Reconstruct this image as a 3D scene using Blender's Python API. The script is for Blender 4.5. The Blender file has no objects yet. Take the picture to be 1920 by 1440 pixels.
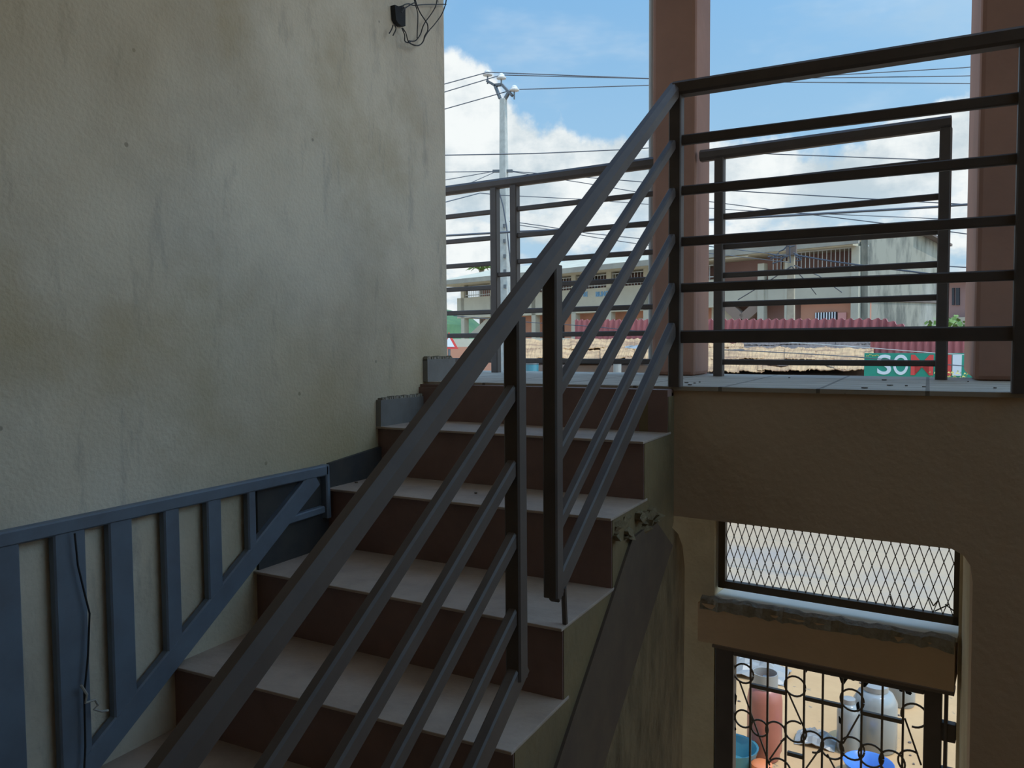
import bpy, math, random
from mathutils import Vector, Matrix
random.seed(7)
SC = bpy.context.scene
COL = SC.collection
# ------------------------------------------------------------------ camera
F = 1500.0
EYE = Vector((0, 0, .148))
def _basis():
    y, p, r = (math.radians(v) for v in (27.49, 2.889, -.388))
    P = Matrix(((1, 0, 0), (0, math.cos(p), -math.sin(p)), (0, math.sin(p), math.cos(p))))
    Q = Matrix(((math.cos(r), -math.sin(r), 0), (math.sin(r), math.cos(r), 0), (0, 0, 1)))
    M = Q @ P
    return [M @ Vector(v) for v in ((math.cos(y), 0, -math.sin(y)), (math.sin(y), 0, math.cos(y)), (0, -1, 0))]
BX, BY, BZ = _basis()
camd = bpy.data.cameras.new('camera'); camd.sensor_width = 36; camd.lens = F / 1920 * 36
camd.clip_start = .05; camd.clip_end = 3000
cam = bpy.data.objects.new('camera', camd); COL.objects.link(cam)
cr = Vector((BX.x, BY.x, BZ.x)); cu = -Vector((BX.y, BY.y, BZ.y)); cf = Vector((BX.z, BY.z, BZ.z))
cam.matrix_world = Matrix(((cr.x, cu.x, -cf.x, EYE.x), (cr.y, cu.y, -cf.y, EYE.y), (cr.z, cu.z, -cf.z, EYE.z), (0, 0, 0, 1)))
SC.camera = cam
def ray(px, py):                       # direction in the world of a measured photo point
    d = Vector((px - 960, py - 720, F)); return Vector((BX @ d, BY @ d, BZ @ d))
def at_x(px, py, X): d = ray(px, py); return EYE + d * (X / d.x)
def at_y(px, py, Y): d = ray(px, py); return EYE + d * (Y / d.y)
def at_z(px, py, Z): d = ray(px, py); return EYE + d * ((Z - EYE.z) / d.z)
def at_p(px, py, P, n): d = ray(px, py); return EYE + d * ((P - EYE).dot(n) / d.dot(n))
def at_r(px, py, D): d = ray(px, py); return EYE + d * (D / math.hypot(d.x, d.y))
# ------------------------------------------------------------------ world
SC.view_settings.view_transform = 'Standard'; SC.view_settings.look = 'None'
SC.view_settings.gamma = 1; SC.view_settings.use_curve_mapping = False
SC.view_settings.exposure = 0.1
SKY = 1.0
W = bpy.data.worlds.new('sky'); SC.world = W; W.use_nodes = True
nt = W.node_tree; nt.nodes.clear()
def N(t, **k):
    n = nt.nodes.new(t)
    for a, b in k.items(): setattr(n, a, b)
    return n
def mth(op, a, b=None, c=None, clamp=False):
    n = N('ShaderNodeMath', operation=op); n.use_clamp = clamp
    for i, v in enumerate((a, b, c)):
        if v is None: continue
        if isinstance(v, (int, float)): n.inputs[i].default_value = v
        else: nt.links.new(v, n.inputs[i])
    return n.outputs[0]
tc = N('ShaderNodeTexCoord'); sp = N('ShaderNodeSeparateXYZ'); nt.links.new(tc.outputs['Generated'], sp.inputs[0])
az = mth('ARCTAN2', sp.outputs[0], sp.outputs[1]); el = mth('ARCSINE', sp.outputs[2])
def azel(px, py):
    d = ray(px, py); return math.atan2(d.x, d.y), math.atan2(d.z, math.hypot(d.x, d.y))
fc = N('ShaderNodeFloatCurve')
u = mth('DIVIDE', mth('ADD', az, math.pi), 2 * math.pi); nt.links.new(u, fc.inputs['Value'])
cloud_top = [(700, 60), (835, 105), (885, 112), (925, 150), (975, 205), (1010, 232), (1050, 222), (1085, 262), (1125, 258), (1170, 236), (1215, 262), (1330, 262), (1460, 275), (1560, 262), (1680, 225), (1760, 190), (1810, 165), (1900, 150)]
cv = fc.mapping.curves[0]
pts = [((a + math.pi) / (2 * math.pi), e) for a, e in (azel(*q) for q in cloud_top)]
pts = [(0, .25)] + pts + [(1, .25)]
while len(cv.points) < len(pts): cv.points.new(.5, .5)
for p_, q_ in zip(cv.points, sorted(pts)): p_.location = q_; p_.handle_type = 'AUTO'
fc.mapping.update()
def noise(scale, detail, rough, vec=None, stretch=None):
    n = N('ShaderNodeTexNoise'); n.inputs['Scale'].default_value = scale; n.inputs['Detail'].default_value = detail; n.inputs['Roughness'].default_value = rough
    src = tc.outputs['Generated']
    if stretch:
        m = N('ShaderNodeMapping'); m.inputs['Scale'].default_value = stretch; m.inputs['Location'].default_value = vec or (0, 0, 0)
        nt.links.new(src, m.inputs[0]); src = m.outputs[0]
    nt.links.new(src, n.inputs[0]); return n.outputs[0]
n1 = noise(14, 8, .6); n2 = noise(6, 6, .6, (3, 1, 2), (1, 1, 2.2)); n3 = noise(3.2, 5, .6, (7.3, 2.2, 5), (1, 1, 3))
edge = mth('ADD', mth('SUBTRACT', fc.outputs[0], el), mth('MULTIPLY', mth('SUBTRACT', n1, .5), .09))
cu1 = N('ShaderNodeMapRange', interpolation_type='SMOOTHSTEP'); nt.links.new(edge, cu1.inputs[0]); cu1.inputs[1].default_value = -.004; cu1.inputs[2].default_value = .016
# holes of blue low in the bank, and thin high haze
hole = N('ShaderNodeMapRange', interpolation_type='SMOOTHSTEP'); nt.links.new(n2, hole.inputs[0]); hole.inputs[1].default_value = .40; hole.inputs[2].default_value = .56
low = N('ShaderNodeMapRange', interpolation_type='SMOOTHSTEP'); nt.links.new(el, low.inputs[0]); low.inputs[1].default_value = .10; low.inputs[2].default_value = .18
dens = mth('MULTIPLY', cu1.outputs[0], mth('MAXIMUM', hole.outputs[0], low.outputs[0]))
haze = N('ShaderNodeMapRange', interpolation_type='SMOOTHSTEP'); nt.links.new(n3, haze.inputs[0]); haze.inputs[1].default_value = .48; haze.inputs[2].default_value = .75; haze.inputs[4].default_value = .35
dens = mth('MAXIMUM', dens, haze.outputs[0])
ramp = N('ShaderNodeValToRGB'); r_ = ramp.color_ramp
r_.elements[0].position = 0; r_.elements[0].color = (.44, .60, .70, 1)
r_.elements[1].position = 1; r_.elements[1].color = (.10, .24, .52, 1)
e_ = r_.elements.new(.16); e_.color = (.34, .56, .76, 1)
e_ = r_.elements.new(.42); e_.color = (.21, .44, .73, 1)
nt.links.new(mth('DIVIDE', el, 1.0, clamp=True), ramp.inputs[0])
shade = N('ShaderNodeMapRange', interpolation_type='SMOOTHSTEP'); nt.links.new(mth('ADD', mth('MULTIPLY', n1, .45), mth('MULTIPLY', n2, .55)), shade.inputs[0]); shade.inputs[1].default_value = .38; shade.inputs[2].default_value = .60
cc = N('ShaderNodeMixRGB'); cc.inputs[1].default_value = (.50, .60, .66, 1); cc.inputs[2].default_value = (.86, .90, .90, 1); nt.links.new(shade.outputs[0], cc.inputs[0])
mx = N('ShaderNodeMixRGB'); nt.links.new(dens, mx.inputs[0]); nt.links.new(ramp.outputs[0], mx.inputs[1]); nt.links.new(cc.outputs[0], mx.inputs[2])
# broad warm sky glow around the sun, added to brighten the interior
SUN = Vector((.45, -.10, .88)).normalized()
vd = N('ShaderNodeVectorMath', operation='DOT_PRODUCT'); nt.links.new(tc.outputs['Generated'], vd.inputs[0]); vd.inputs[1].default_value = SUN
gl = mth('ADD', mth('MULTIPLY', mth('POWER', mth('MAXIMUM', vd.outputs['Value'], 0.0), 2.5), 6.0), SKY)
bg = N('ShaderNodeBackground'); nt.links.new(gl, bg.inputs[1]); tint = N('ShaderNodeMixRGB'); tint.blend_type = 'MULTIPLY'; tint.inputs[0].default_value = 1; nt.links.new(mx.outputs[0], tint.inputs[1]); wr = N('ShaderNodeMixRGB'); wr.inputs[1].default_value = (1, 1, 1, 1); wr.inputs[2].default_value = (1.05, .90, .72, 1); nt.links.new(mth('POWER', mth('MAXIMUM', vd.outputs['Value'], 0.0), 1.5), wr.inputs[0]); nt.links.new(wr.outputs[0], tint.inputs[2]); nt.links.new(tint.outputs[0], bg.inputs[0])
wo = N('ShaderNodeOutputWorld'); nt.links.new(bg.outputs[0], wo.inputs[0])
# ------------------------------------------------------------------ sun
sl = bpy.data.lights.new('sun', 'SUN'); sl.energy = 1.9; sl.color = (1, .94, .84); sl.angle = math.radians(.6)
so = bpy.data.objects.new('sun', sl); COL.objects.link(so)
sd = SUN; so.rotation_euler = sd.to_track_quat('Z', 'Y').to_euler(); so.location = (5, -5, 40)

# ------------------------------------------------------------------ materials
def mat(name, c, rough=.8, metal=0, c2=None, scale=6, lo=.35, hi=.7, bump=0, bscale=40, c3=None, s3=2, lo3=.55, hi3=.7, stretch=None, spec=None, trans=0, detail=6):
    m = bpy.data.materials.new(name); m.use_nodes = True; t = m.node_tree; b = t.nodes['Principled BSDF']
    b.inputs['Roughness'].default_value = rough; b.inputs['Metallic'].default_value = metal
    if spec is not None: b.inputs['Specular IOR Level'].default_value = spec
    b.inputs['Base Color'].default_value = (*c, 1)
    if trans: b.inputs['Transmission Weight'].default_value = trans
    g = t.nodes.new('ShaderNodeNewGeometry'); src = g.outputs['Position']
    if stretch:
        mp = t.nodes.new('ShaderNodeMapping'); mp.inputs['Scale'].default_value = stretch; t.links.new(src, mp.inputs[0]); src = mp.outputs[0]
    def mixn(prev, col, sc, l, h):
        n = t.nodes.new('ShaderNodeTexNoise'); n.inputs['Scale'].default_value = sc; n.inputs['Detail'].default_value = detail; n.inputs['Roughness'].default_value = .62; t.links.new(src, n.inputs[0])
        mr = t.nodes.new('ShaderNodeMapRange'); mr.inputs[1].default_value = l; mr.inputs[2].default_value = h; t.links.new(n.outputs[0], mr.inputs[0])
        x = t.nodes.new('ShaderNodeMixRGB'); t.links.new(mr.outputs[0], x.inputs[0]); x.inputs[2].default_value = (*col, 1)
        if isinstance(prev, tuple): x.inputs[1].default_value = (*prev, 1)
        else: t.links.new(prev, x.inputs[1])
        return x.outputs[0]
    out = c
    if c2: out = mixn(out, c2, scale, lo, hi)
    if c3: out = mixn(out, c3, s3, lo3, hi3)
    if c2 or c3: t.links.new(out, b.inputs['Base Color'])
    if bump:
        n = t.nodes.new('ShaderNodeTexNoise'); n.inputs['Scale'].default_value = bscale; n.inputs['Detail'].default_value = 5; t.links.new(g.outputs['Position'], n.inputs[0])
        bp = t.nodes.new('ShaderNodeBump'); bp.inputs['Strength'].default_value = bump; bp.inputs['Distance'].default_value = .01; t.links.new(n.outputs[0], bp.inputs['Height']); t.links.new(bp.outputs[0], b.inputs['Normal'])
    return m
def wall_plaster():
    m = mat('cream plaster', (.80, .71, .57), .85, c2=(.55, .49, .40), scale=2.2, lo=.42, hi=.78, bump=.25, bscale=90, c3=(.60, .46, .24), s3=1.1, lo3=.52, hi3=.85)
    t = m.node_tree; b = t.nodes['Principled BSDF']; g = [n for n in t.nodes if n.type == 'NEW_GEOMETRY'][0]
    prev = b.inputs['Base Color'].links[0].from_socket
    # scattered small dark pits and a few streaky scuffs
    v = t.nodes.new('ShaderNodeTexVoronoi'); v.inputs['Scale'].default_value = 7; t.links.new(g.outputs['Position'], v.inputs[0])
    mr = t.nodes.new('ShaderNodeMapRange'); mr.inputs[1].default_value = .035; mr.inputs[2].default_value = .05; mr.inputs[3].default_value = .55; mr.inputs[4].default_value = 0; t.links.new(v.outputs['Distance'], mr.inputs[0])
    x = t.nodes.new('ShaderNodeMixRGB'); t.links.new(mr.outputs[0], x.inputs[0]); t.links.new(prev, x.inputs[1]); x.inputs[2].default_value = (.12, .10, .08, 1)
    mp = t.nodes.new('ShaderNodeMapping'); mp.inputs['Rotation'].default_value = (.6, 0, 0); mp.inputs['Scale'].default_value = (1, 7, 1.6); t.links.new(g.outputs['Position'], mp.inputs[0])
    n = t.nodes.new('ShaderNodeTexNoise'); n.inputs['Scale'].default_value = 1.6; n.inputs['Detail'].default_value = 8; n.inputs['Roughness'].default_value = .7; t.links.new(mp.outputs[0], n.inputs[0])
    m2 = t.nodes.new('ShaderNodeMapRange'); m2.inputs[1].default_value = .56; m2.inputs[2].default_value = .78; m2.inputs[4].default_value = .65; t.links.new(n.outputs[0], m2.inputs[0])
    y = t.nodes.new('ShaderNodeMixRGB'); t.links.new(m2.outputs[0], y.inputs[0]); t.links.new(x.outputs[0], y.inputs[1]); y.inputs[2].default_value = (.30, .28, .25, 1)
    # yellow-brown damp patch creeping up from the steps
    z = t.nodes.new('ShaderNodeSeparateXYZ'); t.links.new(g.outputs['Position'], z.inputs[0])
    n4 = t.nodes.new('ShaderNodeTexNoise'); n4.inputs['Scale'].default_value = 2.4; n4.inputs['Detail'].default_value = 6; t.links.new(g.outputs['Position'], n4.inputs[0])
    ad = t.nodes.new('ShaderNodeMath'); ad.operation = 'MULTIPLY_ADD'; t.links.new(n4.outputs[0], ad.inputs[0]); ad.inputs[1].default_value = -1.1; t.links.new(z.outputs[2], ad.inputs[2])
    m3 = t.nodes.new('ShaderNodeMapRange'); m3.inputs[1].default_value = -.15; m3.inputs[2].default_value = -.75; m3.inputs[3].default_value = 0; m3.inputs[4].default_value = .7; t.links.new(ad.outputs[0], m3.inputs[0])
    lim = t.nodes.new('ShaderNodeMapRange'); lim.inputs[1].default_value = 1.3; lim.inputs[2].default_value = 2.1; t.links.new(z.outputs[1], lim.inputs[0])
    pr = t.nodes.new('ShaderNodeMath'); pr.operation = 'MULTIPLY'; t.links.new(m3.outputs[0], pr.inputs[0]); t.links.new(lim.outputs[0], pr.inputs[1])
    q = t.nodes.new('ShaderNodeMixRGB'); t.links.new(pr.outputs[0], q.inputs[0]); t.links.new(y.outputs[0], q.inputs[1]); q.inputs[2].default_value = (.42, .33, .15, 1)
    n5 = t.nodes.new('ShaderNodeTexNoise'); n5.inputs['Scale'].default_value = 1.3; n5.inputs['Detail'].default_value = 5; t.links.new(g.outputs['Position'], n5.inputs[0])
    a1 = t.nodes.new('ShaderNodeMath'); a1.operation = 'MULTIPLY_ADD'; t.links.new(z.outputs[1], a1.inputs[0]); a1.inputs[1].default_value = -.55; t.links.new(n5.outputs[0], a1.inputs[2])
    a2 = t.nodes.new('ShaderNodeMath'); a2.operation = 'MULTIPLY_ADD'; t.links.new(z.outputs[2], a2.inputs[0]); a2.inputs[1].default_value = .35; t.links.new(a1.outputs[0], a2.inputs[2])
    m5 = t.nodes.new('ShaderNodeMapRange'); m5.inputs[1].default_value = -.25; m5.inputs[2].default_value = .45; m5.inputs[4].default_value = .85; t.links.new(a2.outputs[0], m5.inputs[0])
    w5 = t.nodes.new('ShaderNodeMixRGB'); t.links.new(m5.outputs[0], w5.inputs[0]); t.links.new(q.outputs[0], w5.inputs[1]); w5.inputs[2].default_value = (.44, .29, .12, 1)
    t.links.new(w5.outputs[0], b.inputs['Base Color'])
    return m
M = {}
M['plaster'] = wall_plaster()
M['ochre'] = mat('ochre wall paint', (.66, .47, .31), .8, c2=(.57, .40, .26), scale=2.5, bump=.25, bscale=30)
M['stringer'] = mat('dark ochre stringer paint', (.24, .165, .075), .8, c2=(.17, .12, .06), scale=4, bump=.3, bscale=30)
M['shell'] = mat('brown back wall', (.50, .37, .24), .9)
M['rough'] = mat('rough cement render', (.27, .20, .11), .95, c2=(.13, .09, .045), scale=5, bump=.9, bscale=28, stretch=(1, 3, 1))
M['tan'] = mat('tan cement render', (.78, .66, .46), .9, c2=(.62, .50, .32), scale=4, bump=.3, bscale=50)
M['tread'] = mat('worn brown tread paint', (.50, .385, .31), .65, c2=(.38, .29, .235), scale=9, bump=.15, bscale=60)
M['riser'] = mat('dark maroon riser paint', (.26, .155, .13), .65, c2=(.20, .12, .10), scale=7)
M['band'] = mat('dark brown stair band', (.085, .055, .04), .75, c2=(.12, .08, .05), scale=8)
M['tile'] = mat('grey skirting tile', (.24, .235, .23), .45, c2=(.19, .18, .175), scale=14)
M['grout'] = mat('ragged mortar', (.40, .37, .32), .95, c2=(.28, .25, .20), scale=30, bump=.8, bscale=60)
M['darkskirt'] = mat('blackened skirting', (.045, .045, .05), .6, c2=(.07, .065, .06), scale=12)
M['slab'] = mat('landing floor tiles', (.50, .42, .33), .7, c2=(.38, .31, .24), scale=5, c3=(.18, .15, .12), s3=22, lo3=.66, hi3=.72)
M['rail'] = mat('charcoal railing paint', (.105, .080, .068), .55, c2=(.080, .060, .052), scale=10)
M['blue'] = mat('dull blue steel paint', (.17, .215, .28), .6, c2=(.13, .15, .19), scale=6)
M['salmon'] = mat('salmon column paint', (.44, .24, .175), .85, c2=(.36, .20, .15), scale=3, bump=.15, bscale=20, c3=(.30, .20, .15), s3=1.3, lo3=.6, hi3=.8)
M['pipe'] = mat('grey drain pipe', (.45, .47, .46), .5)
M['black'] = mat('black cable', (.015, .015, .017), .5)
M['wire'] = mat('overhead wire', (.06, .07, .09), .6)
M['concrete'] = mat('pale pole concrete', (.48, .48, .44), .9, c2=(.36, .36, .33), scale=6)
M['concrete2'] = mat('yellowed pole concrete', (.42, .36, .26), .9, c2=(.33, .28, .20), scale=4)
M['galv'] = mat('galvanised bracket', (.16, .17, .18), .5, .6)
M['glassins'] = mat('milky insulator', (.72, .70, .68), .25)
M['white'] = mat('off white wall', (.50, .47, .37), .9, c2=(.43, .40, .32), scale=.8)
M['cream'] = mat('cream eave board', (.58, .53, .40), .9, c2=(.46, .42, .32), scale=1.2)
M['pink'] = mat('dusky pink wall', (.36, .22, .19), .9, c2=(.30, .18, .16), scale=.6)
M['orange'] = mat('terracotta wall', (.50, .24, .15), .9, c2=(.43, .21, .14), scale=.7)
M['gable'] = mat('stained raw concrete', (.27, .26, .21), .95, c2=(.12, .12, .10), scale=1.1, lo=.44, hi=.6, stretch=(1, 1, .35), c3=(.36, .35, .31), s3=.35, detail=8)
M['roofgrey'] = mat('weathered roof', (.38, .35, .28), .9, c2=(.28, .26, .22), scale=1)
M['red'] = mat('faded red sheeting', (.42, .12, .12), .6, c2=(.33, .10, .10), scale=1.3)
M['rust'] = mat('rusty tan sheeting', (.56, .34, .16), .8, c2=(.27, .14, .07), scale=1.6, lo=.44, hi=.66, c3=(.16, .11, .08), s3=5, lo3=.66, hi3=.72)
M['oldroof'] = mat('dark old roofing', (.16, .12, .10), .9, c2=(.10, .08, .07), scale=2)
M['green'] = mat('green signboard', (.02, .30, .20), .5, c2=(.02, .25, .17), scale=3)
M['signwhite'] = mat('sign white', (.75, .78, .80), .5)
M['signred'] = mat('sign red', (.70, .07, .06), .5)
M['yellow'] = mat('sign yellow', (.65, .55, .12), .5)
M['bluetext'] = mat('faded blue lettering', (.16, .34, .52), .8)
M['sand'] = mat('sandy yard', (.60, .37, .18), .95, c2=(.50, .30, .14), scale=1.5, bump=.4, bscale=12, c3=(.30, .22, .14), s3=9, lo3=.66, hi3=.70)
M['street'] = mat('pale dusty street', (.48, .35, .225), .95, c2=(.42, .31, .21), scale=.6, c3=(.34, .29, .25), s3=.3)
M['leaf'] = mat('tree leaves', (.10, .20, .05), .7, c2=(.22, .30, .06), scale=3)
M['hill'] = mat('hill woodland', (.05, .12, .06), .95, c2=(.09, .17, .07), scale=.3)
M['trunk'] = mat('bark', (.20, .15, .10), .9)
M['glass'] = mat('dark window', (.03, .035, .045), .2)
M['gascyl'] = mat('red brown cylinder paint', (.40, .14, .10), .35, c2=(.33, .12, .09), scale=5)
M['greyplastic'] = mat('cloudy plastic', (.27, .28, .27), .2, spec=.8)
M['bluplastic'] = mat('bright blue plastic', (.07, .20, .55), .3)
M['teal'] = mat('teal plastic', (.06, .22, .28), .35)
M['dark'] = mat('dark void', (.03, .032, .036), .9)
M['mesh'] = mat('grille iron', (.14, .11, .08), .6)
M['crumb'] = mat('dead leaf scraps', (.10, .07, .05), .9)
M['plasticsheet'] = mat('dirty grey sheeting', (.30, .29, .27), .4)

# ------------------------------------------------------------------ mesh helpers
class MB:
    def __init__(s): s.v = []; s.f = []; s.smooth = False
    def add(s, vs, fs):
        o = len(s.v); s.v += [Vector(v) for v in vs]; s.f += [tuple(i + o for i in f) for f in fs]; return s
    def box(s, x0, x1, y0, y1, z0, z1):
        vs = [(x, y, z) for z in (z0, z1) for y in (y0, y1) for x in (x0, x1)]
        return s.add(vs, [(0, 2, 3, 1), (4, 5, 7, 6), (0, 1, 5, 4), (1, 3, 7, 5), (3, 2, 6, 7), (2, 0, 4, 6)])
    def obox(s, o, a, b, c):           # corner + three edge vectors
        o, a, b, c = map(Vector, (o, a, b, c)); vs = [o, o + a, o + b, o + a + b, o + c, o + a + c, o + b + c, o + a + b + c]
        fs = [(0, 2, 3, 1), (4, 5, 7, 6), (0, 1, 5, 4), (1, 3, 7, 5), (3, 2, 6, 7), (2, 0, 4, 6)]
        if a.cross(b).dot(c) < 0: fs = [f[::-1] for f in fs]
        return s.add(vs, fs)
    def bar(s, p, q, w, h, up=(0, 0, 1), bev=.004):   # bevelled rectangular bar, w sideways, h along up
        p, q = Vector(p), Vector(q); d = (q - p).normalized(); side = d.cross(Vector(up)).normalized(); u = side.cross(d).normalized()
        b = min(bev, w * .3, h * .3); w2, h2 = w / 2, h / 2
        prof = [(-w2 + b, -h2), (w2 - b, -h2), (w2, -h2 + b), (w2, h2 - b), (w2 - b, h2), (-w2 + b, h2), (-w2, h2 - b), (-w2, -h2 + b)]
        vs = [e + side * x + u * y for e in (p, q) for x, y in prof]; n = len(prof)
        fs = [(i, i + n, (i + 1) % n + n, (i + 1) % n) for i in range(n)] + [tuple(range(n)), tuple(range(2 * n - 1, n - 1, -1))]
        return s.add(vs, fs)
    def prism(s, poly, vec):
        poly = [Vector(p) for p in poly]; vec = Vector(vec); n = len(poly); vs = poly + [p + vec for p in poly]
        return s.add(vs, [tuple(range(n - 1, -1, -1)), tuple(range(n, 2 * n))] + [(i, (i + 1) % n, (i + 1) % n + n, i + n) for i in range(n)])
    def tube(s, pts, r, n=8, closed=False):
        pts = [Vector(p) for p in pts]; rs = r if isinstance(r, (list, tuple)) else [r] * len(pts); rings = []; ref = None
        for i, p in enumerate(pts):
            if closed: d = pts[(i + 1) % len(pts)] - pts[i - 1]
            else: d = pts[min(i + 1, len(pts) - 1)] - pts[max(i - 1, 0)]
            d.normalize()
            if ref is None: ref = Vector((0, 0, 1)) if abs(d.z) < .9 else Vector((1, 0, 0))
            a = d.cross(ref).normalized(); b = a.cross(d).normalized(); ref = b
            rings.append([p + (a * math.cos(2 * math.pi * k / n) + b * math.sin(2 * math.pi * k / n)) * rs[i] for k in range(n)])
        vs = [v for rg in rings for v in rg]; m = len(rings); fs = []
        for i in range(m if closed else m - 1):
            j = (i + 1) % m
            for k in range(n): fs.append((i * n + k, i * n + (k + 1) % n, j * n + (k + 1) % n, j * n + k))
        if not closed: fs += [tuple(range(n - 1, -1, -1)), tuple(range((m - 1) * n, m * n))]
        s.smooth = True
        return s.add(vs, fs)
    def lathe(s, c, prof, n=24):
        c = Vector(c); vs = []; fs = []
        for r, z in prof: vs += [c + Vector((r * math.cos(2 * math.pi * k / n), r * math.sin(2 * math.pi * k / n), z)) for k in range(n)]
        for i in range(len(prof) - 1):
            for k in range(n): fs.append((i * n + k, i * n + (k + 1) % n, (i + 1) * n + (k + 1) % n, (i + 1) * n + k))
        fs += [tuple(range(n - 1, -1, -1)), tuple(range((len(prof) - 1) * n, len(prof) * n))]; s.smooth = True
        return s.add(vs, fs)
    def build(s, name, m, parent=None, bevel=0, kind=None, label=None, cat=None, group=None):
        me = bpy.data.meshes.new(name)
        if parent is not None: o0 = wloc(parent)
        else:
            xs = [v.x for v in s.v]; ys = [v.y for v in s.v]; zs = [v.z for v in s.v]; o0 = Vector(((min(xs) + max(xs)) / 2, (min(ys) + max(ys)) / 2, min(zs)))
        me.from_pydata([v - o0 for v in s.v], [], s.f); me.validate(); me.update()
        if s.smooth:
            for p in me.polygons: p.use_smooth = True
            try: me.set_sharp_from_angle(angle=math.radians(40))
            except Exception: pass
        me.materials.append(m); o = bpy.data.objects.new(name, me); COL.objects.link(o)
        if parent is not None: o.parent = parent
        else: o.location = o0
        if bevel:
            b = o.modifiers.new('bevel', 'BEVEL'); b.width = bevel; b.segments = 2; b.limit_method = 'ANGLE'
        if kind: o['kind'] = kind
        if label: o['label'] = label
        if cat: o['category'] = cat
        if group: o['group'] = group
        return o
def wloc(o):
    l = Vector((0, 0, 0))
    while o is not None: l += o.location; o = o.parent
    return l
def thing(name, loc, label=None, cat=None, group=None, kind=None):
    o = bpy.data.objects.new(name, None); COL.objects.link(o); o.location = Vector(loc); o.empty_display_size = .1
    if label: o['label'] = label
    if cat: o['category'] = cat
    if group: o['group'] = group
    if kind: o['kind'] = kind
    return o

# ================================================================== THE HOUSE
XW, XS, YL = -1.77, -.757, 2.629        # plastered wall face, open side of the flight, landing edge
GZ = -3.05                               # yard level
# --- left wall
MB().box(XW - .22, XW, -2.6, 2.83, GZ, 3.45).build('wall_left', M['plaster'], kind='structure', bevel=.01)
# --- steps (nosing y at the open side / at the wall, tread height)
STEPS = [(2.56, 2.62, 0.0), (2.31, 2.345, -.148), (2.035, 2.06, -.326), (1.705, 1.74, -.522), (1.448, 1.440, -.699), (1.17, 1.16, -.872), (.90, .89, -1.045), (.63, .62, -1.22), (.36, .35, -1.395)]
stair = thing('staircase', (-1.26, 1.5, GZ), 'concrete stair flight with brown treads and dark maroon risers climbing beside the plastered wall', 'stairs')
for i, (yr, yl, z) in enumerate(STEPS):
    if i + 1 < len(STEPS): zn = STEPS[i + 1][2]
    else: zn = z - .175
    back = (STEPS[i - 1][0] + .06) if i else 2.85
    if i == 0: yb_r = yb_l = 2.70
    else: yb_r, yb_l = STEPS[i - 1][0] + .03, STEPS[i - 1][1] + .03
    yb_r = min(yb_r, 2.70) if i else 2.629; yb_l = yb_l if i else 2.629
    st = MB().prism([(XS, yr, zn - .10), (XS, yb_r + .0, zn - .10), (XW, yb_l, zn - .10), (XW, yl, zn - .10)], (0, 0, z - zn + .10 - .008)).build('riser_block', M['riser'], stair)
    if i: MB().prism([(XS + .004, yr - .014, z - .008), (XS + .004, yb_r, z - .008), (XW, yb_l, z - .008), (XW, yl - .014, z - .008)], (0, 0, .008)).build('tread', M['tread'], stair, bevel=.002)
# flight body (ochre side of the flight)
prof = [(YL + .0, -.03)]
for i, (yr, yl, z) in enumerate(STEPS):
    zn = STEPS[i + 1][2] if i + 1 < len(STEPS) else z - .175
    prof += [(yr + .004, z - .009 if i else -.03), (yr + .004, zn - .009)]
# lower edge runs parallel to the pitch under the steps
prof += [(.366, -2.2), (YL, -.46)]
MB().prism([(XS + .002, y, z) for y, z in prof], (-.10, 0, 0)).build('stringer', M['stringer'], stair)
# dark brown band along the flight side, parallel to the pitch
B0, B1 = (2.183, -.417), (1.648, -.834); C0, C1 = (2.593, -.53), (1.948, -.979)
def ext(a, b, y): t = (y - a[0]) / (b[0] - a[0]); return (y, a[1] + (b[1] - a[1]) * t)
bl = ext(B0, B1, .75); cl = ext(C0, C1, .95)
MB().prism([(XS + .001, *B0), (XS + .001, 2.40, -.405), (XS + .001, *C0), (XS + .001, *cl), (XS + .001, *bl)], (.009, 0, 0)).build('pitch_band', M['band'], stair)
# broken concrete at the end of the third tread
mb = MB()
for k in range(26):
    y = random.uniform(2.05, 2.42); z = -.355 - (y - 2.05) * .05 + random.uniform(-.05, .012); r = random.uniform(.012, .03)
    ring = [Vector((XS + random.uniform(.0, .012) , y, z)) + Vector((random.uniform(-.2, 1) * r * .8, math.cos(a) * r * random.uniform(.7, 1.2), math.sin(a) * r * .6 * random.uniform(.7, 1.2))) for a in (0, 1.2, 2.5, 3.7, 5)]
    mb.prism(ring, (-.02, 0, 0))
mb.build('crumbled_edge', M['rough'], stair, kind='stuff')
# rough wall under the flight, rounded at the top corner
arc = [(2.33, -.43), (2.42, -.435), (2.52, -.45), (2.62, -.475), (2.70, -.515), (2.755, -.57), (2.785, -.65), (2.785, -.9), (2.75, -1.6), (2.74, GZ), (.4, GZ), (.4, -2.1)]
MB().prism([(XS - .002, y, z) for y, z in arc], (-.16, 0, 0)).build('wall_under_stairs', M['rough'], kind='structure')
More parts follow.
